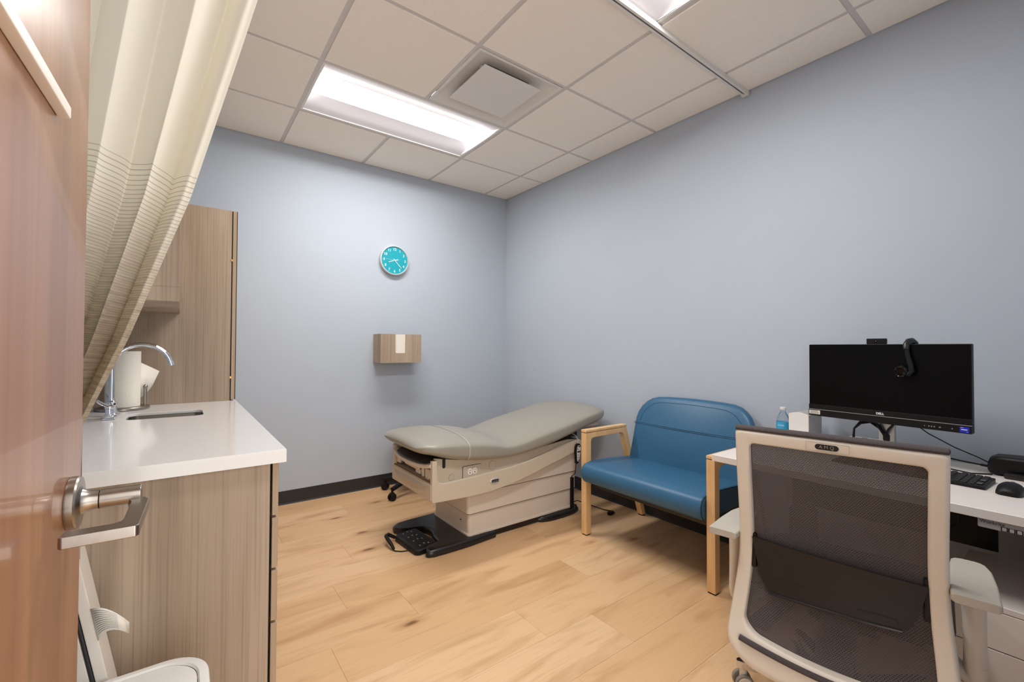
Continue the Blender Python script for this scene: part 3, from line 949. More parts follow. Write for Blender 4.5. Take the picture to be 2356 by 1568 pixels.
BOT = [(-1.63, .582), (-1.55, .566), (-1.45, .530), (-1.30, .500), (-1.15, .484), (-1.02, .480), (-.90, .490), (-.70, .520), (-.50, .565), (-.36, .600), (-.22, .628), (-.06, .660)]
HW = [(-1.63, .318), (-1.4, .33), (-1.2, .338), (-1.03, .326), (-.85, .338), (-.6, .345), (-.3, .335), (-.06, .315)]
XA, XB = -1.635, -.055
def station(x, grow=0.0, nn=56):
    tp, bt, hw = cr(TOP, x), cr(BOT, x), cr(HW, x)
    zc, h = (tp + bt) / 2, (tp - bt) / 2
    ua = min(1, max(0, (x - XA) / .055)); ub = min(1, max(0, (XB - x) / .075))
    ea = math.sqrt(max(0, 1 - (1 - ua) ** 2)); eb = math.sqrt(max(0, 1 - (1 - ub) ** 2))
    k = max(.02, min(ea, eb))
    va = min(1, max(0, (x - XA) / .12)); vb = min(1, max(0, (XB - x) / .2))
    wl = .12 * (1 - math.sqrt(max(0, 1 - (1 - va) ** 2))) + .16 * (1 - math.sqrt(max(0, 1 - (1 - vb) ** 2)))
    hw = hw - wl + grow; h = h * k + grow
    out = []
    for q in range(nn):
        a = 2 * PI * q / nn
        c, s = math.cos(a), math.sin(a)
        ey, ez = (.62, .62)
        yy = hw * math.copysign(abs(c) ** .55, c)
        zz = h * math.copysign(abs(s) ** (.62 if s > 0 else .5), s)
        if zz > 0:   # crowned top
            zz -= .016 * (yy / hw) ** 2 * (zz / h)
        out.append((x, CYC + yy, zc + zz))
    return out
xsn = [XA + .055 * (1 - math.cos(PI / 2 * k / 7)) for k in range(8)] + [XA + .055 + (XB - .075 - XA - .055) * k / 60 for k in range(1, 60)] + [XB - .075 * (1 - math.sin(PI / 2 * k / 8)) for k in range(9)]
b = B(); b.loft([station(x) for x in xsn])
cush = part('cushion', b, M['vinyl_grey'], t, 60, 'taupe grey vinyl cushion')
b = B()
b.loft([station(-1.341, .0006), station(-1.341, .0022), station(-1.331, .0022), station(-1.331, .0006)], True, False, True)
part('strap', b, M['strap'], cush, 60, 'clear strap across the foot end')
# --- body: recessed upper panel and proud swooping skirt
upper = [(-1.535, .34), (-.95, .34), (-.6, .41), (-.39, .47), (-.39, .530), (-.50, .540), (-.75, .520), (-1.0, .500), (-1.2, .505), (-1.40, .530), (-1.535, .555)]
for ya, yb in ((YN + .014, YN + .03), (YB - .03, YB - .014)):
    b = B(); b.prism(upper, 'y', ya, yb, .002); bp = part('body_panel', b, M['greige'], t)
b = B(); b.prism([(max(a, -1.40), c) for a, c in upper[:-1]], 'y', YN + .03, YB - .03); part('body_core', b, M['brown_dark'], t)
sk = [(-1.556, .316), (-1.545, .310), (-1.30, .300), (-1.15, .304), (-1.0, .321), (-.85, .350), (-.70, .386), (-.55, .420), (-.45, .445), (-.376, .456),
      (-.374, .515), (-.39, .531), (-.45, .530), (-.60, .507), (-.75, .471), (-.88, .445), (-1.0, .430), (-1.15, .422), (-1.3, .416), (-1.48, .411), (-1.512, .420), (-1.522, .445), (-1.524, .545), (-1.556, .545)]
for ya, yb in ((YN, YN + .03), (YB - .03, YB)):
    b = B(); b.prism(sk, 'y', ya, yb, .006, 3); part('skirt', b, M['beige'], t)
b = B(); b.prism([(-1.545, .310), (-1.30, .300), (-1.0, .322), (-.7, .388), (-.45, .447), (-.45, .46), (-.7, .40), (-1.0, .335), (-1.3, .315), (-1.545, .325)], 'y', YN + .02, YB - .02); part('underside', b, M['beige'], t)
b = B(); b.box(-.40, -.374, YN + .012, YB - .012, .45, .528, .006); part('rear_panel', b, M['beige'], t)
# --- foot end: drawer front, open bay with folded stirrups and footrest
FX = -1.556
rings = []
for xx, z0, z1, iy in ((FX + .03, .318, .412, .004), (FX + .004, .318, .412, .004), (FX - .004, .322, .408, .012), (FX - .005, .335, .398, .03)):
    rings.append([(xx, a, c) for a, c in rrect(YN + iy, YB - iy, z0, z1, .008, 4)])
b = B(); b.loft(rings); df = part('drawer_front', b, M['beige'], t)
b = B()
rg = []
for k in range(13):
    u = k / 12
    yy = YN + .06 + (YB - YN - .12) * u
    dip = math.sin(PI * u) ** .5
    rg.append([(FX - .0045, yy, .398), (FX - .012 * dip - .0046, yy, .396 - .012 * dip), (FX - .007 * dip - .0046, yy, .386 - .03 * dip), (FX - .0045, yy, .378 - .038 * dip)])
b.loft(rg, False, False); part('drawer_pull', b, M['greige'], df)
b = B(); b.box(FX + .001, FX + .03, YN + .003, YN + .022, .41, .545, .003); b.box(FX + .001, FX + .03, YB - .022, YB - .003, .41, .545, .003); part('bay_post', b, M['beige'], t)
b = B(); b.box(FX + .002, FX + .3, YN + .02, YB - .02, .412, .418); part('bay_floor', b, M['greige'], t)
b = B(); b.box(FX + .002, FX + .006, YN + .022, YB - .022, .416, .422); part('bay_edge', b, M['card'], t)
# the body panel fills the bay behind the items
def fr(u): return YN + .02 + (YB - YN - .04) * u
rg = []
for k in range(17):
    u = k / 16
    bow = .03 * math.sin(PI * u)
    yy = fr(u)
    zt = .506 + .018 * (2 * u - 1) ** 4
    rg.append([(FX - .005 - bow, yy, zt), (FX - .008 - bow, yy, zt - .009), (FX - .002 - bow, yy, zt - .02), (FX + .02, yy, zt - .02), (FX + .02, yy, zt + .006)])
b = B(); b.loft(rg); fr_rim = part('footrest_rim', b, M['cream'], t)
rg = []
for k in range(17):
    u = .05 + .9 * k / 16
    bow = .026 * math.sin(PI * k / 16)
    rg.append([(FX - .002 - bow, fr(u), .508), (FX + .004 - bow, fr(u), .516), (FX + .14, fr(u), .546), (FX + .14, fr(u), .53)])
b = B(); b.loft(rg); part('footrest_pad', b, M['brown_dark'], fr_rim)
for yc, w, x, z0, z1 in ((-1.36, .07, FX + .012, .42, .484), (-1.14, .20, FX + .01, .448, .486), (-1.22, .06, FX + .014, .425, .455), (-.93, .05, FX + .014, .43, .484), (-1.28, .03, FX + .016, .42, .484)):
    b = B(); b.box(x, x + .02, yc - w / 2, yc + w / 2, z0, z1, .008, 3); part('stirrup_block', b, M['cream'], t)
b = B(); b.tube([(FX + .02, -1.400, .47), (FX + .016, -1.395, .445), (FX + .018, -1.375, .434), (FX + .023, -1.35, .434)], .013, 10); part('stirrup_arm', b, M['cream'], t)
# --- side fittings
yf = YN + .0135
b = B(); b.prism(rrect(-1.352, -1.225, .408, .482, .008, 5), 'y', yf - .004, yf); pl = part('outlet_plate', b, M['greige'], t)
b = B(); b.plate_hole(rrect(-1.354, -1.223, .406, .484, .009, 5), rrect(-1.352, -1.225, .408, .482, .008, 5), 'y', yf - .0015, yf); part('outlet_gap', b, M['gap'], pl)
for xx in (-1.306, -1.272):
    b = B(); b.prism(rrect(xx - .0145, xx + .0145, .43, .466, .012, 5), 'y', yf - .0062, yf - .004); so = part('socket', b, M['white_plastic'], pl)
    b = B()
    for dx, dz, w in ((-.005, .006, .0013), (.005, .006, .0013), (0, -.007, .003)):
        b.box(xx + dx - w, xx + dx + w, yf - .0068, yf - .006, .448 + dz - .004, .448 + dz + .004)
    part('socket_slot', b, M['gap'], pl)
def ring(xx, zz, rr, y=yf):
    q = B(); q.tube2((xx, y, zz), (0, -1, 0), [(0, rr), (.0006, rr)], 32); part('cover_disc', q, M['greige'], t)
    cc = [2 * PI * k / 32 for k in range(32)]
    q = B(); q.plate_hole([(xx + (rr + .001) * math.cos(a), zz + (rr + .001) * math.sin(a)) for a in cc], [(xx + rr * math.cos(a), zz + rr * math.sin(a)) for a in cc], 'y', y - .0006, y + .001); part('cover_gap', q, M['brown_dark'], t)
ring(-1.14, .459, .027); ring(-1.428, .433, .017)
b = B(); b.prism(rrect(-1.487, -1.468, .493, .56, .009, 5), 'y', yf - .002, yf); part('latch_slot', b, M['gap'], t)
bx, bz = -1.132, .366
b = B(); b.tube2((0, 0, 0), (0, -1, 0), [(0, .036), (.003, .036), (.005, .033), (.0055, .03), (.0045, .029)], 40)
b.rot(Matrix.Translation((bx, YN + .0005, bz)) @ Matrix.Diagonal((1, 1, .5, 1))); bd = part('badge', b, M['silver_paint'], t)
b = B(); b.box(bx - .024, bx + .024, YN - .0058, YN - .0042, bz - .008, bz + .008); part('badge_field', b, M['gap'], bd)
text_part('badge_text', 'MIDMARK', .0088, frame_m((bx, YN - .0061, bz - .002), (1, 0, 0), (0, 0, 1), (0, -1, 0)), M['grey_print'], bd)
# --- telescoping pedestal
for k, (g, z0, z1) in enumerate(((0, .050, .186), (.012, .180, .312), (.024, .304, .44))):
    xa, xb, ya, yb = -1.285 - g, -.40 + g * .9, -1.392 - g * .8, -.945 + g * .8
    b = B()
    top = (.004, .02)
    rings = []
    for e, z in ((0, z0), (0, z1 - .004), (-.003, z1)):
        rings.append([(a, c, z) for a, c in rrect(xa - e, xb + e, ya - e, yb + e, .022, 5)])
    if k == 2:
        # the top tier is sheared under the swooping skirt
        rings = [[(a, c, z if i == 0 else min(z, .345 + max(0, (a + .95)) * .18)) for a, c, z in r] for i, r in enumerate(rings)]
    b.loft(rings); part('pedestal_cover', b, M['cream'], t)
    if k:
        b = B(); b.prism(rrect(xa + .004, xb - .004, ya + .004, yb - .004, .02, 5), 'z', z0 - .0045, z0 + .002); part('tier_shadow_band', b, M['brown_dark'], t)  # dark colour band painted in as the shadow line under the overhanging tier
b = B(); b.prism(rrect(-1.292, -.393, -1.399, -.938, .022, 5), 'z', .044, .056); part('pedestal_plinth', b, M['cream'], t)
for yy, zz in ((-1.30, .12), (-1.13, .22)):
    b = B(); b.cyl((-1.29 if zz < .2 else -1.299, yy, zz), (-1.283 if zz < .2 else -1.292, yy, zz), .004, n=10); part('screw', b, M['gap'], t)
# --- black floor frame with two front arms and rear feet
outl = [(-1.10, -1.415), (-1.30, -1.432), (-1.46, -1.432), (-1.53, -1.428), (-1.560, -1.418), (-1.570, -1.40), (-1.56, -1.382), (-1.53, -1.374), (-1.49, -1.368), (-1.462, -1.335), (-1.452, -1.26), (-1.43, -1.19), (-1.425, -1.15), (-1.43, -1.11), (-1.452, -1.07),
        (-1.49, -1.05), (-1.54, -1.04), (-1.575, -1.02), (-1.59, -.985), (-1.585, -.95), (-1.555, -.925), (-1.5, -.915), (-1.30, -.905), (-1.10, -.90)]
def ring_at(e, z):
    cxm, cym = -1.3, -1.16
    return [(a + e * math.copysign(1, cxm - a) if a < -1.12 else a, c + e * math.copysign(1, cym - c), z) for a, c in outl]
b = B(); b.loft([ring_at(.004, .002), ring_at(0, .012), ring_at(.002, .030), ring_at(.010, .041), ring_at(.024, .046)]); fb_ = part('floor_frame', b, M['black_satin'], t, 50)
b = B(); b.box(-1.12, -.36, -1.385, -.95, .004, .044, .004); part('floor_beam', b, M['black_satin'], t)
ft = [(-.36, -1.13), (-.34, -1.30), (-.36, -1.40), (-.43, -1.425), (-.54, -1.432), (-.64, -1.428), (-.71, -1.41), (-.735, -1.385), (-.70, -1.36), (-.62, -1.345), (-.56, -1.20), (-.56, -1.0), (-.62, -.96), (-.7, -.92), (-.6, -.885), (-.4, -.90), (-.35, -.98)]
b = B()
for e, z in ((0, 0),): pass
def ring2(e, z): return [(-.52 + (a + .52) * (1 - e), -1.15 + (c + 1.15) * (1 - e), z) for a, c in ft]
b.loft([ring2(.02, .001), ring2(0, .010), ring2(.01, .026), ring2(.05, .040), ring2(.12, .046)]); part('rear_foot', b, M['black_satin'], t, 50)
b = B(); b.cyl((-1.535, -1.401, .043), (-1.535, -1.401, .048), .015, n=20, bev=.001); part('leveller_cap', b, M['black_plastic'], fb_)
# cable cover up the pedestal and the head bracket
b = B(); b.box(-.448, -.424, -1.418, -1.40, .046, .26, .003); part('cable_cover', b, M['black_plastic'], t)
b = B(); b.box(-.24, -.10, -1.36, -.95, .590, .612, .008, 3); b.tube([(-.26, -1.345, .60), (-.17, -1.36, .601), (-.11, -1.34, .602)], .012, 10); part('head_bracket', b, M['cream'], t)
b = B(); b.box(-.30, -.22, -1.25, -1.05, .50, .62, .01); part('back_support', b, M['black_satin'], t)

# hand remote hung on the side
t = thing('hand_remote', 'black hand control hanging on the side of the exam table', 'remote', (-.43, YN - .02, .34))
yr = YN - .004
outl2 = [(-.452, .372), (-.444, .366), (-.432, .372), (-.421, .40), (-.412, .44), (-.406, .47), (-.407, .492), (-.418, .507), (-.432, .510), (-.446, .503), (-.455, .487), (-.458, .45)]
b = B(); b.prism(outl2, 'y', yr - .022, yr, .005, 3); rb = part('housing', b, M['black_plastic'], t)
inner = [(-.432 + (a + .432) * .72, .452 + (c - .452) * .78) for a, c in outl2]
b = B(); b.prism(inner, 'y', yr - .0235, yr - .021); part('face_plate', b, M['white_plastic'], rb)
b = B(); b.box(-.438, -.420, yr - .0245, yr - .0232, .485, .491); b.box(-.447, -.416, yr - .0245, yr - .0232, .448, .457); b.tube([(-.448, yr - .0238, .478), (-.440, yr - .0238, .471), (-.432, yr - .0238, .465)], .0015, 6); part('legend', b, M['gap'], rb)
for zz in (.43, .412, .395):
    b = B(); b.cyl((-.437, yr - .0232, zz), (-.437, yr - .0245, zz), .0045, n=12); part('button', b, M['red_print'] if zz < .42 else M['grey_print'], rb)
b = B(); b.tube([(-.447, yr - .011, .368), (-.45, yr - .012, .34), (-.454, yr - .008, .30), (-.452, YN + .02, .275), (-.447, -1.409, .258)], .003, 8); part('cord', b, M['black_plastic'], t)
b = B(); b.tube([(-.432, yr - .012, .508), (-.428, yr - .012, .535), (-.434, yr + .004, .56), (-.45, yr + .02, .575)], .002, 8); part('hook_wire', b, M['white_plastic'], t)

# foot control lying between the arms
t = thing('foot_control', 'black foot control pad with handle loop on the floor under the table', 'foot control', (-1.55, -1.19, 0))
FCM = Matrix.Translation((-1.545, -1.195, 0)) @ Matrix.Rotation(math.radians(4), 4, 'Z')
b = B()
rg = []
for e, z in ((-.004, .002), (0, .008), (0, .026), (-.006, .033), (-.02, .036)):
    rg.append([(a, c, z + (.010 * (a + .07) / .14 if z > .02 else 0)) for a, c in rrect(-.075 - e, .072 + e, -.160 - e, .125 + e, .03, 6)])
b.loft(rg); b.rot(FCM); fcb = part('pad', b, M['black_plastic'], t, 40)
for yy in (-.12, -.045, .02, .085):
    b = B()
    for dx, dz in ((-.03, 0), (.0, .008), (.022, -.006)):
        b.box(dx - .003, dx + .003, yy + dz - .005, yy + dz + .005, .0395 + .010 * (dx + .07) / .14 - .003, .0395 + .010 * (dx + .07) / .14 - .001)
    b.rot(FCM); part('pictogram', b, M['grey_print'], fcb)
b = B(); b.tube([(-.07, .115, .02), (-.11, .125, .045), (-.135, .10, .05), (-.142, .06, .045), (-.14, .02, .03), (-.138, -.01, .012)], [.010, .011, .011, .011, .010, .008], 10); b.rot(FCM); part('handle_loop', b, M['black_plastic'], t)
b = B(); b.tube([(-.138, -.008, .006), (-.135, -.02, .004), (-.11, -.05, .004), (-.07, -.07, .006)], .003, 8); b.rot(FCM); part('cord', b, M['black_plastic'], t)

# mains cable and plug behind the table
b = B(); b.tube([(-.36, -1.30, .03), (-.30, -1.33, .045), (-.24, -1.42, .02), (-.20, -1.50, .006), (-.17, -1.56, .006), (-.20, -1.60, .012), (-.23, -1.585, .02)], .0035, 8); b.box(-.25, -.205, -1.60, -1.572, .001, .026, .006)
solo('power_cable', b, M['black_plastic'], 'black power cable on the floor between exam table and blue settee', 'cable')

# ================================================================ BLUE SETTEE
t = thing('settee', 'wide blue vinyl settee with blond oak arms against the right wall', 'settee', (-.33, -2.13, 0))
arm = [(-.63, .006), (-.634, .644), (-.238, .646), (-.024, .006), (-.062, .006), (-.262, .588), (-.275, .606), (-.30, .613), (-.565, .611), (-.580, .605), (-.587, .590), (-.586, .006)]
for yc in (-1.712, -2.55):
    b = B(); b.prism(arm, 'y', yc - .022, yc + .022, .004, 2); am = part('arm_frame', b, M['oak'], t)
    b = B(); b.box(-.635, -.234, yc - .0225, yc + .0225, .647, .664, .004, 2); part('arm_cap', b, M['oak'], am)
    for xx in (-.608, -.043):
        b = B(); b.box(xx - .018, xx + .018, yc - .018, yc + .018, 0, .007); part('foot', b, M['black_plastic'], am)
YS0, YS1 = -2.524, -1.716
prof = [(-.60, .335), (-.645, .345), (-.668, .372), (-.672, .41), (-.662, .440), (-.64, .458), (-.60, .467), (-.50, .466), (-.36, .458), (-.20, .445), (-.18, .43), (-.18, .345)]
def seat_ring(y, e):
    cxm, czm = -.42, .40
    return [(cxm + (a - cxm) * (1 - e * .25), y, czm + (c - czm) * (1 - e)) for a, c in prof]
rr = []
for k in range(5):
    a = PI / 2 * k / 4
    rr.append(seat_ring(YS0 + .015 * (1 - math.sin(a)), .2 * (1 - math.sin(a)) ** 2 + (.0)))
rr = [seat_ring(YS0, .28), seat_ring(YS0 + .003, .12), seat_ring(YS0 + .01, .03), seat_ring(YS0 + .022, 0), seat_ring(YS1 - .022, 0), seat_ring(YS1 - .01, .03), seat_ring(YS1 - .003, .12), seat_ring(YS1, .28)]
b = B(); b.loft(rr); st = part('seat', b, M['vinyl_blue'], t, 50)
b = B(); b.tube([(a, YS0 + .004, c) for a, c in [(-.42 + (p[0] + .42) * .985, .40 + (p[1] - .40) * .97) for p in prof[1:10]]], .0022, 6); part('piping', b, M['blue_thread'], st)
# back: reclined shell with rounded shoulders
BC = (YS0 + YS1) / 2
hb = .395
def bpt(v, z):          # v across, z height -> front surface point, bowed
    u = (z - .40) / .45
    return (-.225 + .150 * u - .03 * math.sin(PI * u) * (1 - (v / hb) ** 2), BC + v, z)
half = []
shape = [(.386, .40), (.388, .50), (.391, .60), (.395, .67), (.394, .71), (.386, .745), (.365, .785), (.335, .815), (.30, .838), (.255, .850), (.18, .855), (.09, .858), (0, .859)]
outline = [(v, z) for v, z in shape] + [(-v, z) for v, z in shape[::-1][1:]]
def back_ring(inset, push):
    o_ = []
    for v, z in outline:
        vv = v * (1 - inset / .41); z2 = .40 + (z - .40) * (1 - inset / .46)
        x, y, zz = bpt(vv, z2)
        o_.append((x + push, y, zz))
    return o_
def fan(b_, ring_, push):
    pass
b = B()
rings = [back_ring(.012, .052), back_ring(.002, .046), back_ring(0, .036), back_ring(0, .014), back_ring(.003, .005), back_ring(.012, 0)]
for ins in (.03, .08, .16, .26, .34): rings.append(back_ring(ins, -.002))
b.loft(rings, True, True)
bk = part('backrest', b, M['vinyl_blue'], t, 50)
b = B()
pts = []
for v, z in outline:
    if z < .68: continue
    x, y, zz = bpt(v * (1 - .045 / .41), .40 + (z - .40) * (1 - .035 / .46)); pts.append((x - .0015, y, zz))
b.tube(pts, .0016, 6); part('stitching', b, M['blue_thread'], bk)
for dz in (0, -.008):
    b = B(); b.tube([(bpt(v, .672 + dz)[0] - .0015, bpt(v, .672 + dz)[1], .672 + dz) for v in [(-.40 + .8 * k / 20) for k in range(21)]], .0016, 6); part('seam', b, M['blue_thread'], bk)
b = B(); b.box(-.58, -.1, YS0 + .02, YS1 - .02, .30, .345, .005); part('seat_rail', b, M['black_satin'], t)
# ================================================================ DESK
DZ = .714
DXF, DXB, DYL = -.80, -.085, -2.649
t = thing('desk', 'white height adjustable desk along the right wall', 'desk', (-.44, -3.18, 0))
b = B(); b.box(DXF, DXB, YF + .006, DYL, DZ - .028, DZ, .0015, 1); part('top', b, M['desk'], t)
b = B(); b.box(-.60, -.55, YF + .05, -2.75, DZ - .062, DZ - .0285); b.box(-.30, -.25, YF + .05, -2.75, DZ - .062, DZ - .0285); part('frame_rail', b, M['black_satin'], t)
b = B(); b.box(-.285, -.275, -3.455, -2.78, .44, DZ - .0285, .002); part('cable_panel', b, M['black_plastic'], t)
for yy in (-2.80, -3.575):
    b = B(); b.box(-.70, -.16, yy - .03, yy + .03, DZ - .05, DZ - .0285); part('cross_arm', b, M['black_satin'], t)
    b = B(); b.box(-.25, -.19, yy - .04, yy + .04, .30, DZ - .05, .004); b.box(-.26, -.18, yy - .05, yy + .05, .03, .40, .004); part('leg', b, M['black_satin'], t)
    b = B(); b.box(-.72 if yy > -3 else -.285, -.10, yy - .035, yy + .035, 0, .032, .006); part('foot', b, M['black_satin'], t)
kp = thing('desk_control', 'silver desk height control under the front edge of the desk', 'control', (-.77, -3.5, .645))
b = B(); b.box(-.79, -.70, -3.575, -3.462, .658, .6855, .004, 2); kb = part('housing', b, M['grey_side'], kp)
text_part('label_text', 'Workrite', .013, frame_m((-.7906, -3.492, .6775), (0, -1, 0), (0, 0, 1), (-1, 0, 0)), M['dark_print'], kb)
for k in range(3):
    yk = -3.516 - k * .0145
    b = B(); b.box(-.7912, -.788, yk - .0068, yk + .0068, .660, .672); part('button_recess', b, M['gap'], kb)
    b = B(); b.box(-.7925, -.788, yk - .0045, yk + .0045, .661, .671, .001, 1); part('button', b, M['grey_side'], kb)
b = B(); b.tube([(-.62, -3.40, .66), (-.60, -3.395, .60), (-.61, -3.36, .56), (-.60, -3.30, .63)], .004, 8)
solo('desk_cable', b, M['black_plastic'], 'short black cable looping below the desk top', 'cable')

# white drawer unit below
t = thing('drawer_unit', 'low white drawer unit under the desk behind the office chair', 'drawer unit', (-.42, -3.55, 0))
FX0, FZ = -.76, .431
b = B(); b.box(FX0 + .02, -.30, YF + .006, -3.385, .03, FZ - .018); part('carcass', b, M['desk'], t)
b = B(); b.box(FX0, -.295, YF + .004, -3.38, FZ - .018, FZ, .0015, 1); part('top', b, M['desk'], t)
for z0, z1 in ((.300, .411), (.17, .297), (.04, .167)):
    b = B(); b.box(FX0, FX0 + .0195, YF + .006, -3.382, z0, z1, .001, 1); part('drawer', b, M['desk'], t)
b = B(); b.box(FX0 + .05, -.31, YF + .01, -3.40, 0, .031); part('plinth', b, M['black_rubber'], t)

# ================================================================ MONITOR
ml, mr = Vector((-.275, -2.846, 0)), Vector((-.335, -3.398, 0))
mc = (ml + mr) / 2
wv = (mr - ml); MW = wv.length; ang = math.atan2(wv.y, wv.x)        # local +x runs to the right in the photo
MH0, MH1 = .868, 1.204
# local: x right, y = away from viewer (towards the wall), z up
t = thing('monitor', 'wide black computer monitor on a silver stand on the desk', 'monitor', (mc.x, mc.y, DZ), ang)
MON = t
def L(z): return z - DZ
hw = MW / 2
b = B(); b.box(-hw, hw, .004, .030, L(MH0), L(MH1), .003, 2); part('housing', b, M['black_plastic'], t)
b = B(); b.box(-hw + .003, hw - .003, -.0015, .0045, L(.922), L(MH1 - .003)); part('screen', b, M['screen'], t, label='black switched off screen')
b = B(); b.box(-hw, hw, -.002, .004, L(.899), L(.9215), .001, 1); bz_ = part('bezel', b, M['black_plastic'], t)
b = B(); b.box(-hw, hw, -.006, .012, L(MH0), L(.8975), .002, 2); ch = part('sound_bar', b, M['black_plastic'], t)
b = B(); b.box(-hw, hw, -.0035, .004, L(.8975), L(.8990)); part('seam_strip', b, M['grey_side'], t)
text_part('brand_text', 'DELL', .0125, frame_m((.0, -.0025, L(.9085)), (1, 0, 0), (0, 0, 1), (0, -1, 0)), M['white_print'], bz_, .0004)
b = B(); b.box(-hw + .004, -hw + .05, -.0068, -.0058, L(.876), L(.8935)); stk = part('asset_sticker', b, M['paper'], ch)
b = B()
for k in range(3): b.box(-hw + .008, -hw + .046 - .006 * (k == 0), -.0072, -.0067, L(.8905 - .0052 * k) - .0012, L(.8905 - .0052 * k) + .0006)
part('sticker_print', b, M['dark_print'], stk)
b = B(); b.box(hw - .032, hw - .006, -.0068, -.0058, L(.8715), L(.8925)); stk = part('blue_sticker', b, M['blue_sticker'], ch)
b = B(); b.box(hw - .029, hw - .022, -.0072, -.0067, L(.889), L(.890)); b.box(hw - .028, hw - .011, -.0072, -.0067, L(.881), L(.884)); b.box(hw - .013, hw - .010, -.0072, -.0067, L(.874), L(.8755)); part('sticker_print', b, M['white_print'], stk)
b = B()
for xx, w in ((.145, .002), (.158, .004), (.166, .004), (.174, .004), (.19, .005), (.225, .003)): b.box(xx - w / 2, xx + w / 2, -.0064, -.0058, L(.879), L(.883))
part('port_icons', b, M['grey_print'], ch)
b = B(); b.box(-.029, .029, .06, .078, .008, L(1.1), .006, 2)
sd = part('stand_column', b, M['alu'], t)
b = B(); b.box(-.10, .10, -.02, .155, .0005, .009, .004, 2); part('stand_base', b, M['alu'], t)
b = B(); b.box(-.05, .05, .03, .06, L(1.0), L(1.1), .004); part('mount_plate', b, M['black_plastic'], t)
b = B(); b.prism(rrect(-.012, .012, .07, .105, .010, 5), 'y', .0585, .0605); part('cable_hole', b, M['gap'], t)
# webcam module on top
wx = -.015
t2 = thing('webcam', 'small black webcam bar on top of the monitor', 'webcam', tuple(Vector((mc.x, mc.y, MH1)) + Vector((math.cos(ang), math.sin(ang), 0)) * wx), ang)
b = B(); b.box(-.035, .035, .006, .022, .0003, .0245, .003, 2); wb = part('body', b, M['black_plastic'], t2)
b = B(); b.cyl((0, .0062, .012), (0, .005, .012), .0055, n=18); part('lens', b, M['screen'], wb)
b = B(); b.cyl((0, .0052, .0135), (0, .0047, .0135), .0011, n=10); part('indicator', b, M['white_print'], wb)
# headset hooked over the monitor
hx = .098
t3 = thing('headset', 'black headset hooked over the top of the monitor', 'headset', tuple(Vector((mc.x, mc.y, MH1 - .13)) + Vector((math.cos(ang), math.sin(ang), 0)) * hx), ang)
z1 = .13
b = B(); b.tube([(.012, .05, z1 - .06), (.010, .048, z1 - .02), (.006, .042, z1 + .004), (.001, .026, z1 + .014), (-.003, .006, z1 + .011), (-.006, -.010, z1 - .004), (-.004, -.014, z1 - .022)], [.009, .010, .0105, .0105, .0105, .010, .009], 12, flat=1.2)
part('headband', b, M['black_satin'], t3)
b = B(); b.tube([(-.004, -.014, z1 - .020), (.001, -.017, z1 - .05), (.010, -.019, z1 - .085), (.013, -.020, z1 - .11), (.004, -.022, z1 - .122), (-.012, -.024, z1 - .118)], [.0085, .009, .010, .0105, .011, .009], 12, flat=.8)
part('arm', b, M['black_plastic'], t3)
b = B(); b.tube2((-.016, -.010, z1 - .108), (-.25, -1, -.25), [(0, .012), (.004, .0225), (.010, .0245), (.016, .0235), (.020, .0215), (.019, .018), (.016, .014), (.014, 0)], 32)
part('ear_cup', b, M['black_gloss'], t3)
b = B(); b.tube2((-.020, -.0275, z1 - .1125), (-.25, -1, -.25), [(0, .0215), (.003, .0222), (.004, .021), (.003, .020), (0, .0205)], 32)
part('ear_cup_ring', b, M['black_gloss'], t3)

# ---- small things on the desk
bx_, by_ = -.15, -2.682
t = thing('water_bottle', 'small clear water bottle with blue label and white cap', 'bottle', (bx_, by_, DZ))
b = B(); b.lathe((bx_, by_, DZ + .0005), [(.020, 0), (.029, .003), (.0305, .010), (.0300, .03), (.0305, .05), (.0305, .088), (.0300, .094), (.027, .108), (.019, .127), (.013, .136), (.0118, .140), (.0118, .150), (.0, .150)], 36)
part('bottle_body', b, M['clear'], t, 60)
b = B(); b.tube2((bx_, by_, DZ + .042), (0, 0, 1), [(0, .0309), (.0, .0312), (.044, .0312), (.044, .0309)], 36); lb = part('label_band', b, M['blue_label'], t)
text_part('label_text', 'CLEAR', .0105, frame_m((bx_ - .0317, by_ - .002, DZ + .070), (0, -1, 0), (0, 0, 1), (-1, 0, 0)), M['white_print'], lb)
b = B(); b.lathe((bx_, by_, DZ + .1505), [(.0135, 0), (.0140, .001), (.0140, .011), (.013, .0125), (0, .0125)], 24); part('cap', b, M['white_plastic'], t)

t = thing('white_tower', 'white upright box with grey side behind the monitor', 'device', (-.16, -2.79, DZ))
n_ = 10
arc = [(-2.745, DZ + .0005)] + [(-2.745 - .088 * k / n_, DZ + .146 + .010 * math.sin(PI * k / n_)) for k in range(n_ + 1)] + [(-2.833, DZ + .0005)]
b = B(); b.prism(arc, 'x', -.245, -.2395, .0015); part('front_shell', b, M['white_plastic'], t)
b = B(); b.prism([(-2.789 + (a + 2.789) * .985, c if c < DZ + .01 else c - .0015) for a, c in arc], 'x', -.2395, -.075, .001); part('casing', b, M['grey_side'], t)

t = thing('network_box', 'low white rounded box lying behind the monitor stand', 'device', (-.117, -3.04, DZ))
b = B(); b.prism(rrect(-.147, -.088, -3.13, -2.955, .018, 6), 'z', DZ + .0005, DZ + .052, .008, 3); nb = part('casing', b, M['white_plastic'], t)
b = B(); b.box(-.125, -.115, -3.03, -3.01, DZ + .052, DZ + .0535); b.cyl((-.12, -3.08, DZ + .052), (-.12, -3.08, DZ + .0535), .003, n=10); part('marking', b, M['grey_print'], nb)

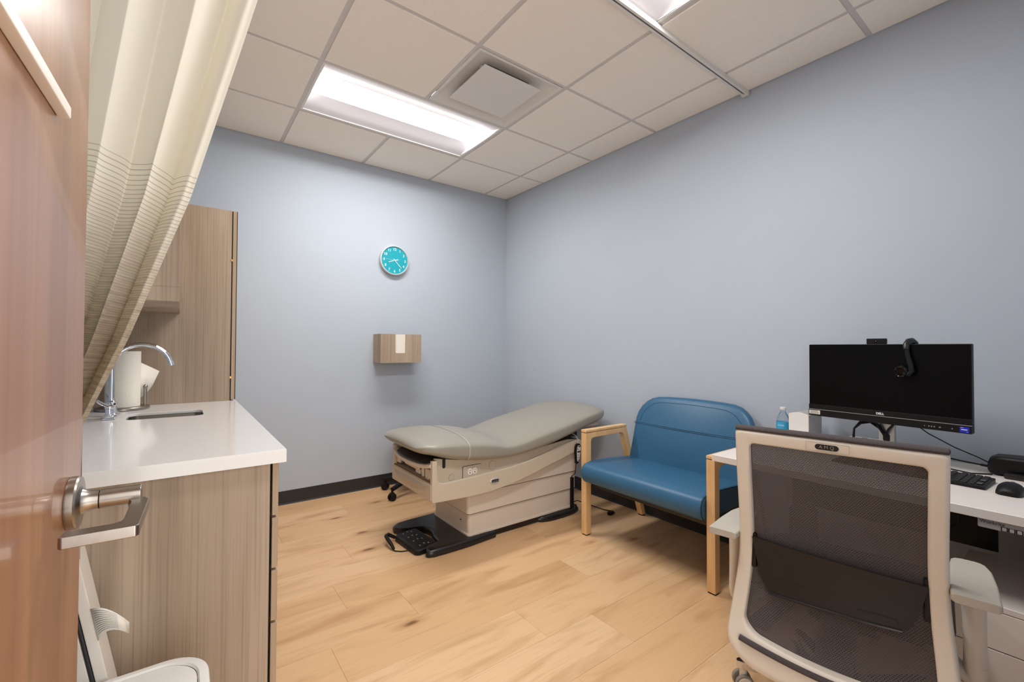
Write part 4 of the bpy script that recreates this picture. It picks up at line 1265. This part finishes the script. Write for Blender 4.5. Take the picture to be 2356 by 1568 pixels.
# cables hanging at the monitor stand
def on_m(x, y, z):
    c, s = math.cos(ang), math.sin(ang)
    return (mc.x + c * x - s * y, mc.y + s * x + c * y, z)
b = B()
for dz, dx in ((0, 0), (.006, .006), (.012, .003)):
    b.tube([on_m(.0, .05 + dx, .815), on_m(-.02, .045 + dx, .84 + dz), on_m(-.05, .04, .862 + dz), on_m(-.085, .04 + dx, .852 + dz), on_m(-.112, .045, .825), on_m(-.118, .05 + dx, .79), on_m(-.12, .06, .7705)], .0042, 8)
b.tube([on_m(.0, .05, .81), on_m(.012, .045, .84), on_m(.03, .04, .862), on_m(.05, .035, .885)], .0042, 8)
b.tube([on_m(-.004, .05, .81), on_m(-.02, .04, .845), on_m(-.035, .035, .885)], .0042, 8)
solo('monitor_cables', b, M['black_plastic'], 'bundle of black cables looping beside the silver monitor stand', 'cable')
b = B(); b.tube([on_m(.115, .03, .870), (-.285, -3.27, .845), (-.26, -3.34, .800), (-.235, -3.40, .770), (-.225, -3.432, .752)], .0022, 8)
solo('scanner_cable', b, M['black_plastic'], 'thin black cable running down from monitor to the black handset', 'cable')
b = B(); b.tube([(-.20, -3.20, DZ + .03), (-.19, -3.28, DZ + .032), (-.20, -3.36, DZ + .026), (-.215, -3.425, DZ + .024)], .0028, 8); b.tube([(-.215, -3.425, DZ + .024), (-.213, -3.405, DZ + .025)], .0045, 8)
b.tube([(-.20, -3.20, DZ + .03), (-.14, -3.17, DZ + .018), (-.12, -3.14, DZ + .018)], .0028, 8)
solo('handset_cord', b, M['black_plastic'], 'black cord plugged into the back of the black handset', 'cable')
b = B(); b.tube([(-.26, -3.44, DZ + .004), (-.30, -3.39, DZ + .003), (-.27, -3.31, DZ + .003), (-.25, -3.25, DZ + .003)], .0025, 8)
solo('usb_cable', b, M['black_plastic'], 'black cord lying on the desk behind the keyboard', 'cable')

# handset
t = thing('desk_handset', 'black handset device lying on the desk at the right edge', 'phone', (-.2, -3.53, DZ))
rg = []
for yy, x0, x1, z0, z1 in ((-3.425, -.232, -.195, DZ + .012, DZ + .042), (-3.432, -.245, -.18, DZ + .004, DZ + .062), (-3.45, -.255, -.168, DZ + .001, DZ + .072), (-3.50, -.26, -.16, DZ + .014, DZ + .074), (-3.56, -.262, -.158, DZ + .018, DZ + .076), (-3.62, -.26, -.16, DZ + .012, DZ + .076), (-3.66, -.25, -.17, DZ + .001, DZ + .07), (-3.675, -.235, -.185, DZ + .004, DZ + .05)):
    rg.append([(a, yy, c) for a, c in rrect(x0, x1, z0, z1, min(.014, (z1 - z0) * .35), 5)])
b = B(); b.loft(rg); part('grip', b, M['black_plastic'], t, 45)
b = B(); b.box(-.29, -.14, -3.69, -3.47, DZ + .0005, DZ + .02, .006, 2); part('cradle', b, M['black_satin'], t)

# keyboard (local: x along its length to the right in the photo, y away)
kang = math.atan2(-.995, -.06)
t = thing('keyboard', 'black computer keyboard with number pad on the desk', 'keyboard', (-.452, -3.235, DZ), kang)
b = B()
b.prism([(-.078, .0005), (.078, .0005), (.078, .016), (-.078, .010)], 'x', -.22, .222, .003, 2); kbp = part('base', b, M['black_plastic'], t)
q = B()
q.loft([[(a, c, 0) for a, c in rrect(-.0082, .0082, -.0082, .0082, .0015, 2)], [(a, c, .0035) for a, c in rrect(-.0074, .0074, -.0074, .0074, .002, 2)], [(a, c, .0042) for a, c in rrect(-.0062, .0062, -.0062, .0062, .002, 2)]])
key_me = _mesh('key', q, M['black_satin'])
q = B(); q.box(-.05, .05, -.0078, .0078, 0, .004, .0015, 1); space_me = _mesh('key', q, M['black_satin'])
q = B(); q.box(-.0082, .0082, -.0172, .0078, 0, .004, .0015, 1); tall_me = _mesh('key', q, M['black_satin'])
for r_ in range(6):
    yy = .064 - r_ * .0245 if r_ else .064
    yy = .064 - r_ * .0245 * .98
    zz = .0129 + yy * .0385
    cols = [(-.205 + k * .0187) for k in range(15)] + [(.083 + k * .0187) for k in range(3)] + [(.1475 + k * .0187) for k in range(4)]
    for ci, xx in enumerate(cols):
        if r_ == 5 and 3 <= ci <= 8:
            if ci != 3: continue
            o = link('key', space_me, kbp); o.location = (-.205 + 5.5 * .0187, yy, zz); continue
        if 15 <= ci <= 17 and r_ in (3,): continue
        if ci in (15, 17) and r_ == 4: continue
        if ci == 21 and r_ in (3, 5): continue
        o = link('key', tall_me if (ci == 21 and r_ in (2, 4)) else key_me, kbp)
        o.location = (xx, yy, zz)
        o.rotation_euler = (math.radians(2.2), 0, 0)

# mouse
b = B()
t = thing('mouse', 'black computer mouse right of the keyboard', 'mouse', (-.515, -3.507, DZ), math.radians(-4))
rg = []
for xx, w, h in ((-.056, .014, .010), (-.052, .022, .018), (-.04, .029, .028), (-.015, .031, .036), (.015, .030, .034), (.04, .028, .024), (.053, .022, .014), (.057, .013, .008)):
    rg.append([(xx, w * math.copysign(abs(math.cos(a)) ** .8, math.cos(a)), .0005 + h * max(0, math.sin(a)) ** .8) for a in [PI * k / 14 for k in range(15)]])
b.loft(rg); ms_ = part('shell', b, M['black_plastic'], t, 50)
b = B(); b.cyl((.03, -.004, .027), (.03, .004, .027), .0065, n=16); part('wheel', b, M['rubber_grey'], ms_)

# ================================================================ OFFICE CHAIR
CA = math.atan2(-.988, .157)
fwd = Vector((.988, .157, 0))
ORG = Vector((-1.248, -3.230, 0)) + fwd * .27
t = thing('office_chair', 'office chair with ivory frame and dark mesh back facing the desk', 'office chair', tuple(ORG), CA)
CH = t
Y0 = -.27
def yo(z):
    return Y0 + cr([(.18, -.045), (.27, -.028), (.34, -.004), (.42, .018), (.50, .030), (.58, .030), (.70, .018), (.82, .006), (.95, .0)], z)
def hwid(z): return cr([(.2, .262), (.30, .262), (.40, .254), (.52, .242), (.64, .238), (.8, .240), (.95, .2425)], z)
def outline_back(ins_side, z0, z1, rt_, rb_, n=10):
    o_ = []
    for x, z in rrect(-1, 1, z0, z1, .01, n, None):
        pass
    pts = rrect(-.2425 + ins_side, .2425 - ins_side, z0, z1, .01, n, (rt_, rt_, rb_, rb_))
    # subdivide the long sides so that the frame can bend
    full = []
    m_ = len(pts)
    for i in range(m_):
        a, c = pts[i], pts[(i + 1) % m_]
        full.append(a)
        if (i + 1) % (n + 1) == 0:
            for k in range(1, 16): full.append((a[0] + (c[0] - a[0]) * k / 16, a[1] + (c[1] - a[1]) * k / 16))
    return [(x * (hwid(z) / .2425), z) for x, z in full]
def bow(loop, d):
    return [(x, z - d * max(0, 1 - (x / .2) ** 2) * max(0, min(1, (.40 - z) / .08))) for x, z in loop]
oo = bow(outline_back(0, .226, .928, .012, .085), .012)
ii = bow(outline_back(.040, .318, .889, .014, .045), .022)
def sag(x, z):   # the lower bar bows down and back in the middle
    return 0
def mk(loop, dy, s=1.0):
    return [(x, yo(z) + dy, z) for x, z in loop]
def lerp(a, c, u): return [(p[0] + (q_[0] - p[0]) * u, p[1] + (q_[1] - p[1]) * u) for p, q_ in zip(a, c)]
b = B()
b.loft([mk(oo, .030), mk(oo, .006), mk(lerp(oo, ii, .10), -.001), mk(lerp(oo, ii, .25), -.004), mk(lerp(oo, ii, .85), -.003), mk(lerp(oo, ii, .96), .001), mk(ii, .006), mk(ii, .030)], True, False, True)
bf = part('back_frame', b, M['chair_frame'], t, 40)
b = B()
nx, nz = 14, 30
gr = []
for j in range(nz + 1):
    z = .285 + (.905 - .285) * j / nz
    gr.append([(( -1 + 2 * i / nx) * (hwid(z) - .030), yo(z) + .017 + .010 * (1 - (2 * i / nx - 1) ** 2), z) for i in range(nx + 1)])
b.loft(gr, False, False); part('back_mesh', b, M['mesh'], t, 60, 'dark grey woven mesh')
b = B(); b.tube([(x, yo(.93) + .013, .9335) for x in (-.2425, -.239, -.1, .1, .239, .2425)], [.006, .013, .0145, .0145, .013, .006], 14, flat=1.15)
b.rot(Matrix.Translation((0, 0, .9335)) @ Matrix.Diagonal((1, 1, .62, 1)) @ Matrix.Translation((0, 0, -.9335))); part('top_band', b, M['fabric_dark'], t)
b = B(); b.tube([(-.222 + .444 * k / 20, yo(.29) - .006, .302 - .022 * (1 - (1 - k / 10) ** 2)) for k in range(21)], .0085, 8); part('lower_band', b, M['fabric_dark'], t)
# lumbar support
def lum(u, v):   # u -1..1, v 0 (bottom) .. 1 (top)
    xb = .150 + .05 * v ** .5
    zb = .452 + .008 * u
    zt = .592 - .004 * u
    z = zb + (zt - zb) * v
    return (u * xb, yo(z) - .004 - .012 * (1 - u * u) + .010 * (1 - v) * 0, z)
front = [[lum(-1 + 2 * i / 20, j / 6) for i in range(21)] for j in range(7)]
b = B()
rings = []
for j in range(7):
    r1 = front[j]; r2 = [(p[0], p[1] + .012, p[2]) for p in front[j]][::-1]
    rings.append(r1 + r2)
b.loft(rings); lm = part('lumbar_support', b, M['lumbar'], t, 50)
b = B(); b.tube([(p[0], p[1] - .001, p[2]) for p in front[0]], .005, 8); part('lumbar_lip', b, M['black_satin'], lm)
b = B(); b.tube([(lum(u, .22)[0], lum(u, .22)[1] - .0008, lum(u, .22)[2]) for u in (.35, .5, .65, .8)] + [(lum(.84, .18)[0], lum(.84, .18)[1] - .0008, lum(.84, .12)[2])], .0012, 6); part('lumbar_slot', b, M['gap'], lm)
b = B(); b.tube([(lum(u, .32)[0], lum(u, .32)[1] - .0008, lum(u, .32)[2]) for u in (-.85, -.7, -.5, -.35)], .001, 6); part('lumbar_slot', b, M['gap'], lm)
for s in (-1, 1):
    b = B(); b.box(s * .198 - .007, s * .198 + .007, yo(.54) + .001, yo(.54) + .024, .50, .605, .003); part('lumbar_slider', b, M['black_plastic'], lm)
# badge
zb_ = .9075
yb_ = yo(zb_) - .0042
b = B(); b.plate_hole(rrect(-.052, .048, zb_ - .0125, zb_ + .0125, .003, 3), rrect(-.0512, .0472, zb_ - .0117, zb_ + .0117, .003, 3), 'y', yb_ - .0008, yb_ + .003); part('badge_rim', b, M['greige'], bf)
b = B(); b.prism(rrect(-.030, .0245, zb_ - .0075, zb_ + .0075, .0074, 6), 'y', yb_ - .001, yb_ + .003); bdg = part('badge', b, M['gap'], bf)
text_part('badge_text', 'A M Q', .0125, frame_m((-.003, yb_ - .0014, zb_), (1, 0, 0), (0, 0, 1), (0, -1, 0)), M['alu'], bdg, -.0002)
# seat
rings = []
def sring(e, z): return [(a, c, z - .018 * max(0, (c - .12) / .14) ** 2) for a, c in rrect(-.25 + e, .25 - e, -.215 + e, .255 - e, .09, 8)]
b = B(); b.loft([sring(.02, .418), sring(.004, .426), sring(0, .445), sring(.004, .466), sring(.02, .478), sring(.06, .483)]); part('seat', b, M['fabric_dark'], t, 50)
b = B(); b.box(-.19, .19, -.16, .20, .392, .418, .008); part('seat_pan', b, M['black_plastic'], t)
b = B(); b.box(-.085, .085, -.10, .12, .335, .392, .012, 3); part('mechanism', b, M['black_satin'], t)
b = B(); b.prism([(-.10, .345), (-.24, .245), (-.275, .232), (-.275, .262), (-.24, .285), (-.10, .385)], 'x', -.045, .045, .008, 2); part('back_bracket', b, M['chair_frame'], t)
b = B(); b.lathe((0, 0, .07), [(.032, 0), (.034, .02), (.033, .09), (.026, .10), (.025, .19), (.0145, .195), (.0145, .27)], 28); part('gas_lift', b, M['black_satin'], t)
# arms
for s in (-1, 1):
    xc = s * .281
    rg = []
    for k, (yy, w, sh) in enumerate(((-.272, .036, 0), (-.270, .040, 0), (-.266, .0425, 0), (-.15, .0425, 0), (-.06, .040, -.002), (-.02, .034, -.005), (-.012, .028, -.006), (-.008, .018, -.006))):
        rg.append([(xc + s * sh + a, yy, c) for a, c in rrect(-w, w, .582, .602, .0055, 4)])
    b = B(); b.loft(rg); part('armrest_pad', b, M['pad'], t, 45)
    rg = []
    for z, w, d, dx in ((.578, .036, .05, 0), (.57, .03, .042, 0), (.55, .025, .036, s * .0), (.50, .0225, .033, s * .002), (.42, .0215, .032, s * .003), (.36, .0225, .033, s * .003), (.335, .021, .031, 0), (.325, .014, .024, -s * .004)):
        rg.append([(xc + dx + w * math.cos(a), -.12 + d * math.sin(a), z) for a in [2 * PI * k / 20 for k in range(20)]])
    b = B(); b.loft(rg); ap = part('arm_post', b, M['chair_frame'], t, 50)
    b = B(); b.tube2((xc + s * .003, -.12, .382), (0, 0, 1), [(0, .0326), (.0014, .0326)], 20); b.rot(Matrix.Translation((xc + s * .003, -.12, 0)) @ Matrix.Diagonal((.68, 1, 1, 1)) @ Matrix.Translation((-xc - s * .003, .12, 0))); part('arm_collar', b, M['greige'], ap)
    b = B(); b.tube([(xc, -.12, .345), (xc - s * .03, -.11, .352), (s * .17, -.07, .392), (s * .10, -.04, .400)], [.02, .019, .016, .014], 12, flat=1.6); part('arm_bracket', b, M['chair_frame'], ap)
# five-star base
la = math.radians(116.9) - CA
for k in range(5):
    a = la + 2 * PI * k / 5
    dv = Vector((math.cos(a), math.sin(a), 0)); nv = Vector((-dv.y, dv.x, 0))
    rg, rg2 = [], []
    for d_, w, zt, zb in ((.02, .030, .122, .085), (.10, .026, .118, .086), (.20, .021, .111, .084), (.285, .016, .103, .078), (.302, .012, .101, .076), (.308, .006, .099, .078)):
        c = dv * d_
        rg.append([tuple(c + nv * p + Vector((0, 0, z))) for p, z in ((-w, zt - .003), (-w + .002, zt), (w - .002, zt), (w, zt - .003), (w * .85, zb), (-w * .85, zb))])
        if d_ > .05: rg2.append([tuple(c + nv * p + Vector((0, 0, z))) for p, z in ((-w * .72, zt - .0005), (-w * .72, zt + .0008), (w * .72, zt + .0008), (w * .72, zt - .0005))])
    b = B(); b.loft(rg); lg = part('base_leg', b, M['chrome'], t, 40)
    b = B(); b.loft(rg2); part('leg_inlay', b, M['black_plastic'], lg)
    p = dv * .288 + Vector((0, 0, .031))
    b = B(); b.cyl(p + Vector((0, 0, .015)), p + Vector((0, 0, .046)), .012, n=14); b.box(p.x - .011, p.x + .011, p.y - .011, p.y + .011, p.z - .01, p.z + .022, .004); part('caster_fork', b, M['chair_frame'], lg)
    wd_ = nv if k else Vector((math.cos(a + 1.9), math.sin(a + 1.9), 0))
    for s in (-1, 1):
        q1, q2 = p + wd_ * s * .010, p + wd_ * s * .023
        b = B(); b.cyl(q1, q2, .0305, n=28, bev=.003); wl_ = part('caster_wheel', b, M['rubber_grey'], lg)
        b = B(); b.cyl(q2 - wd_ * s * .002, q2 + wd_ * s * .003, .0245, n=28, bev=.002); part('wheel_cover', b, M['chair_frame'], lg)
b = B(); b.lathe((0, 0, .078), [(.045, 0), (.05, .01), (.05, .04), (.04, .05), (.034, .052)], 28); part('base_hub', b, M['chrome'], t)
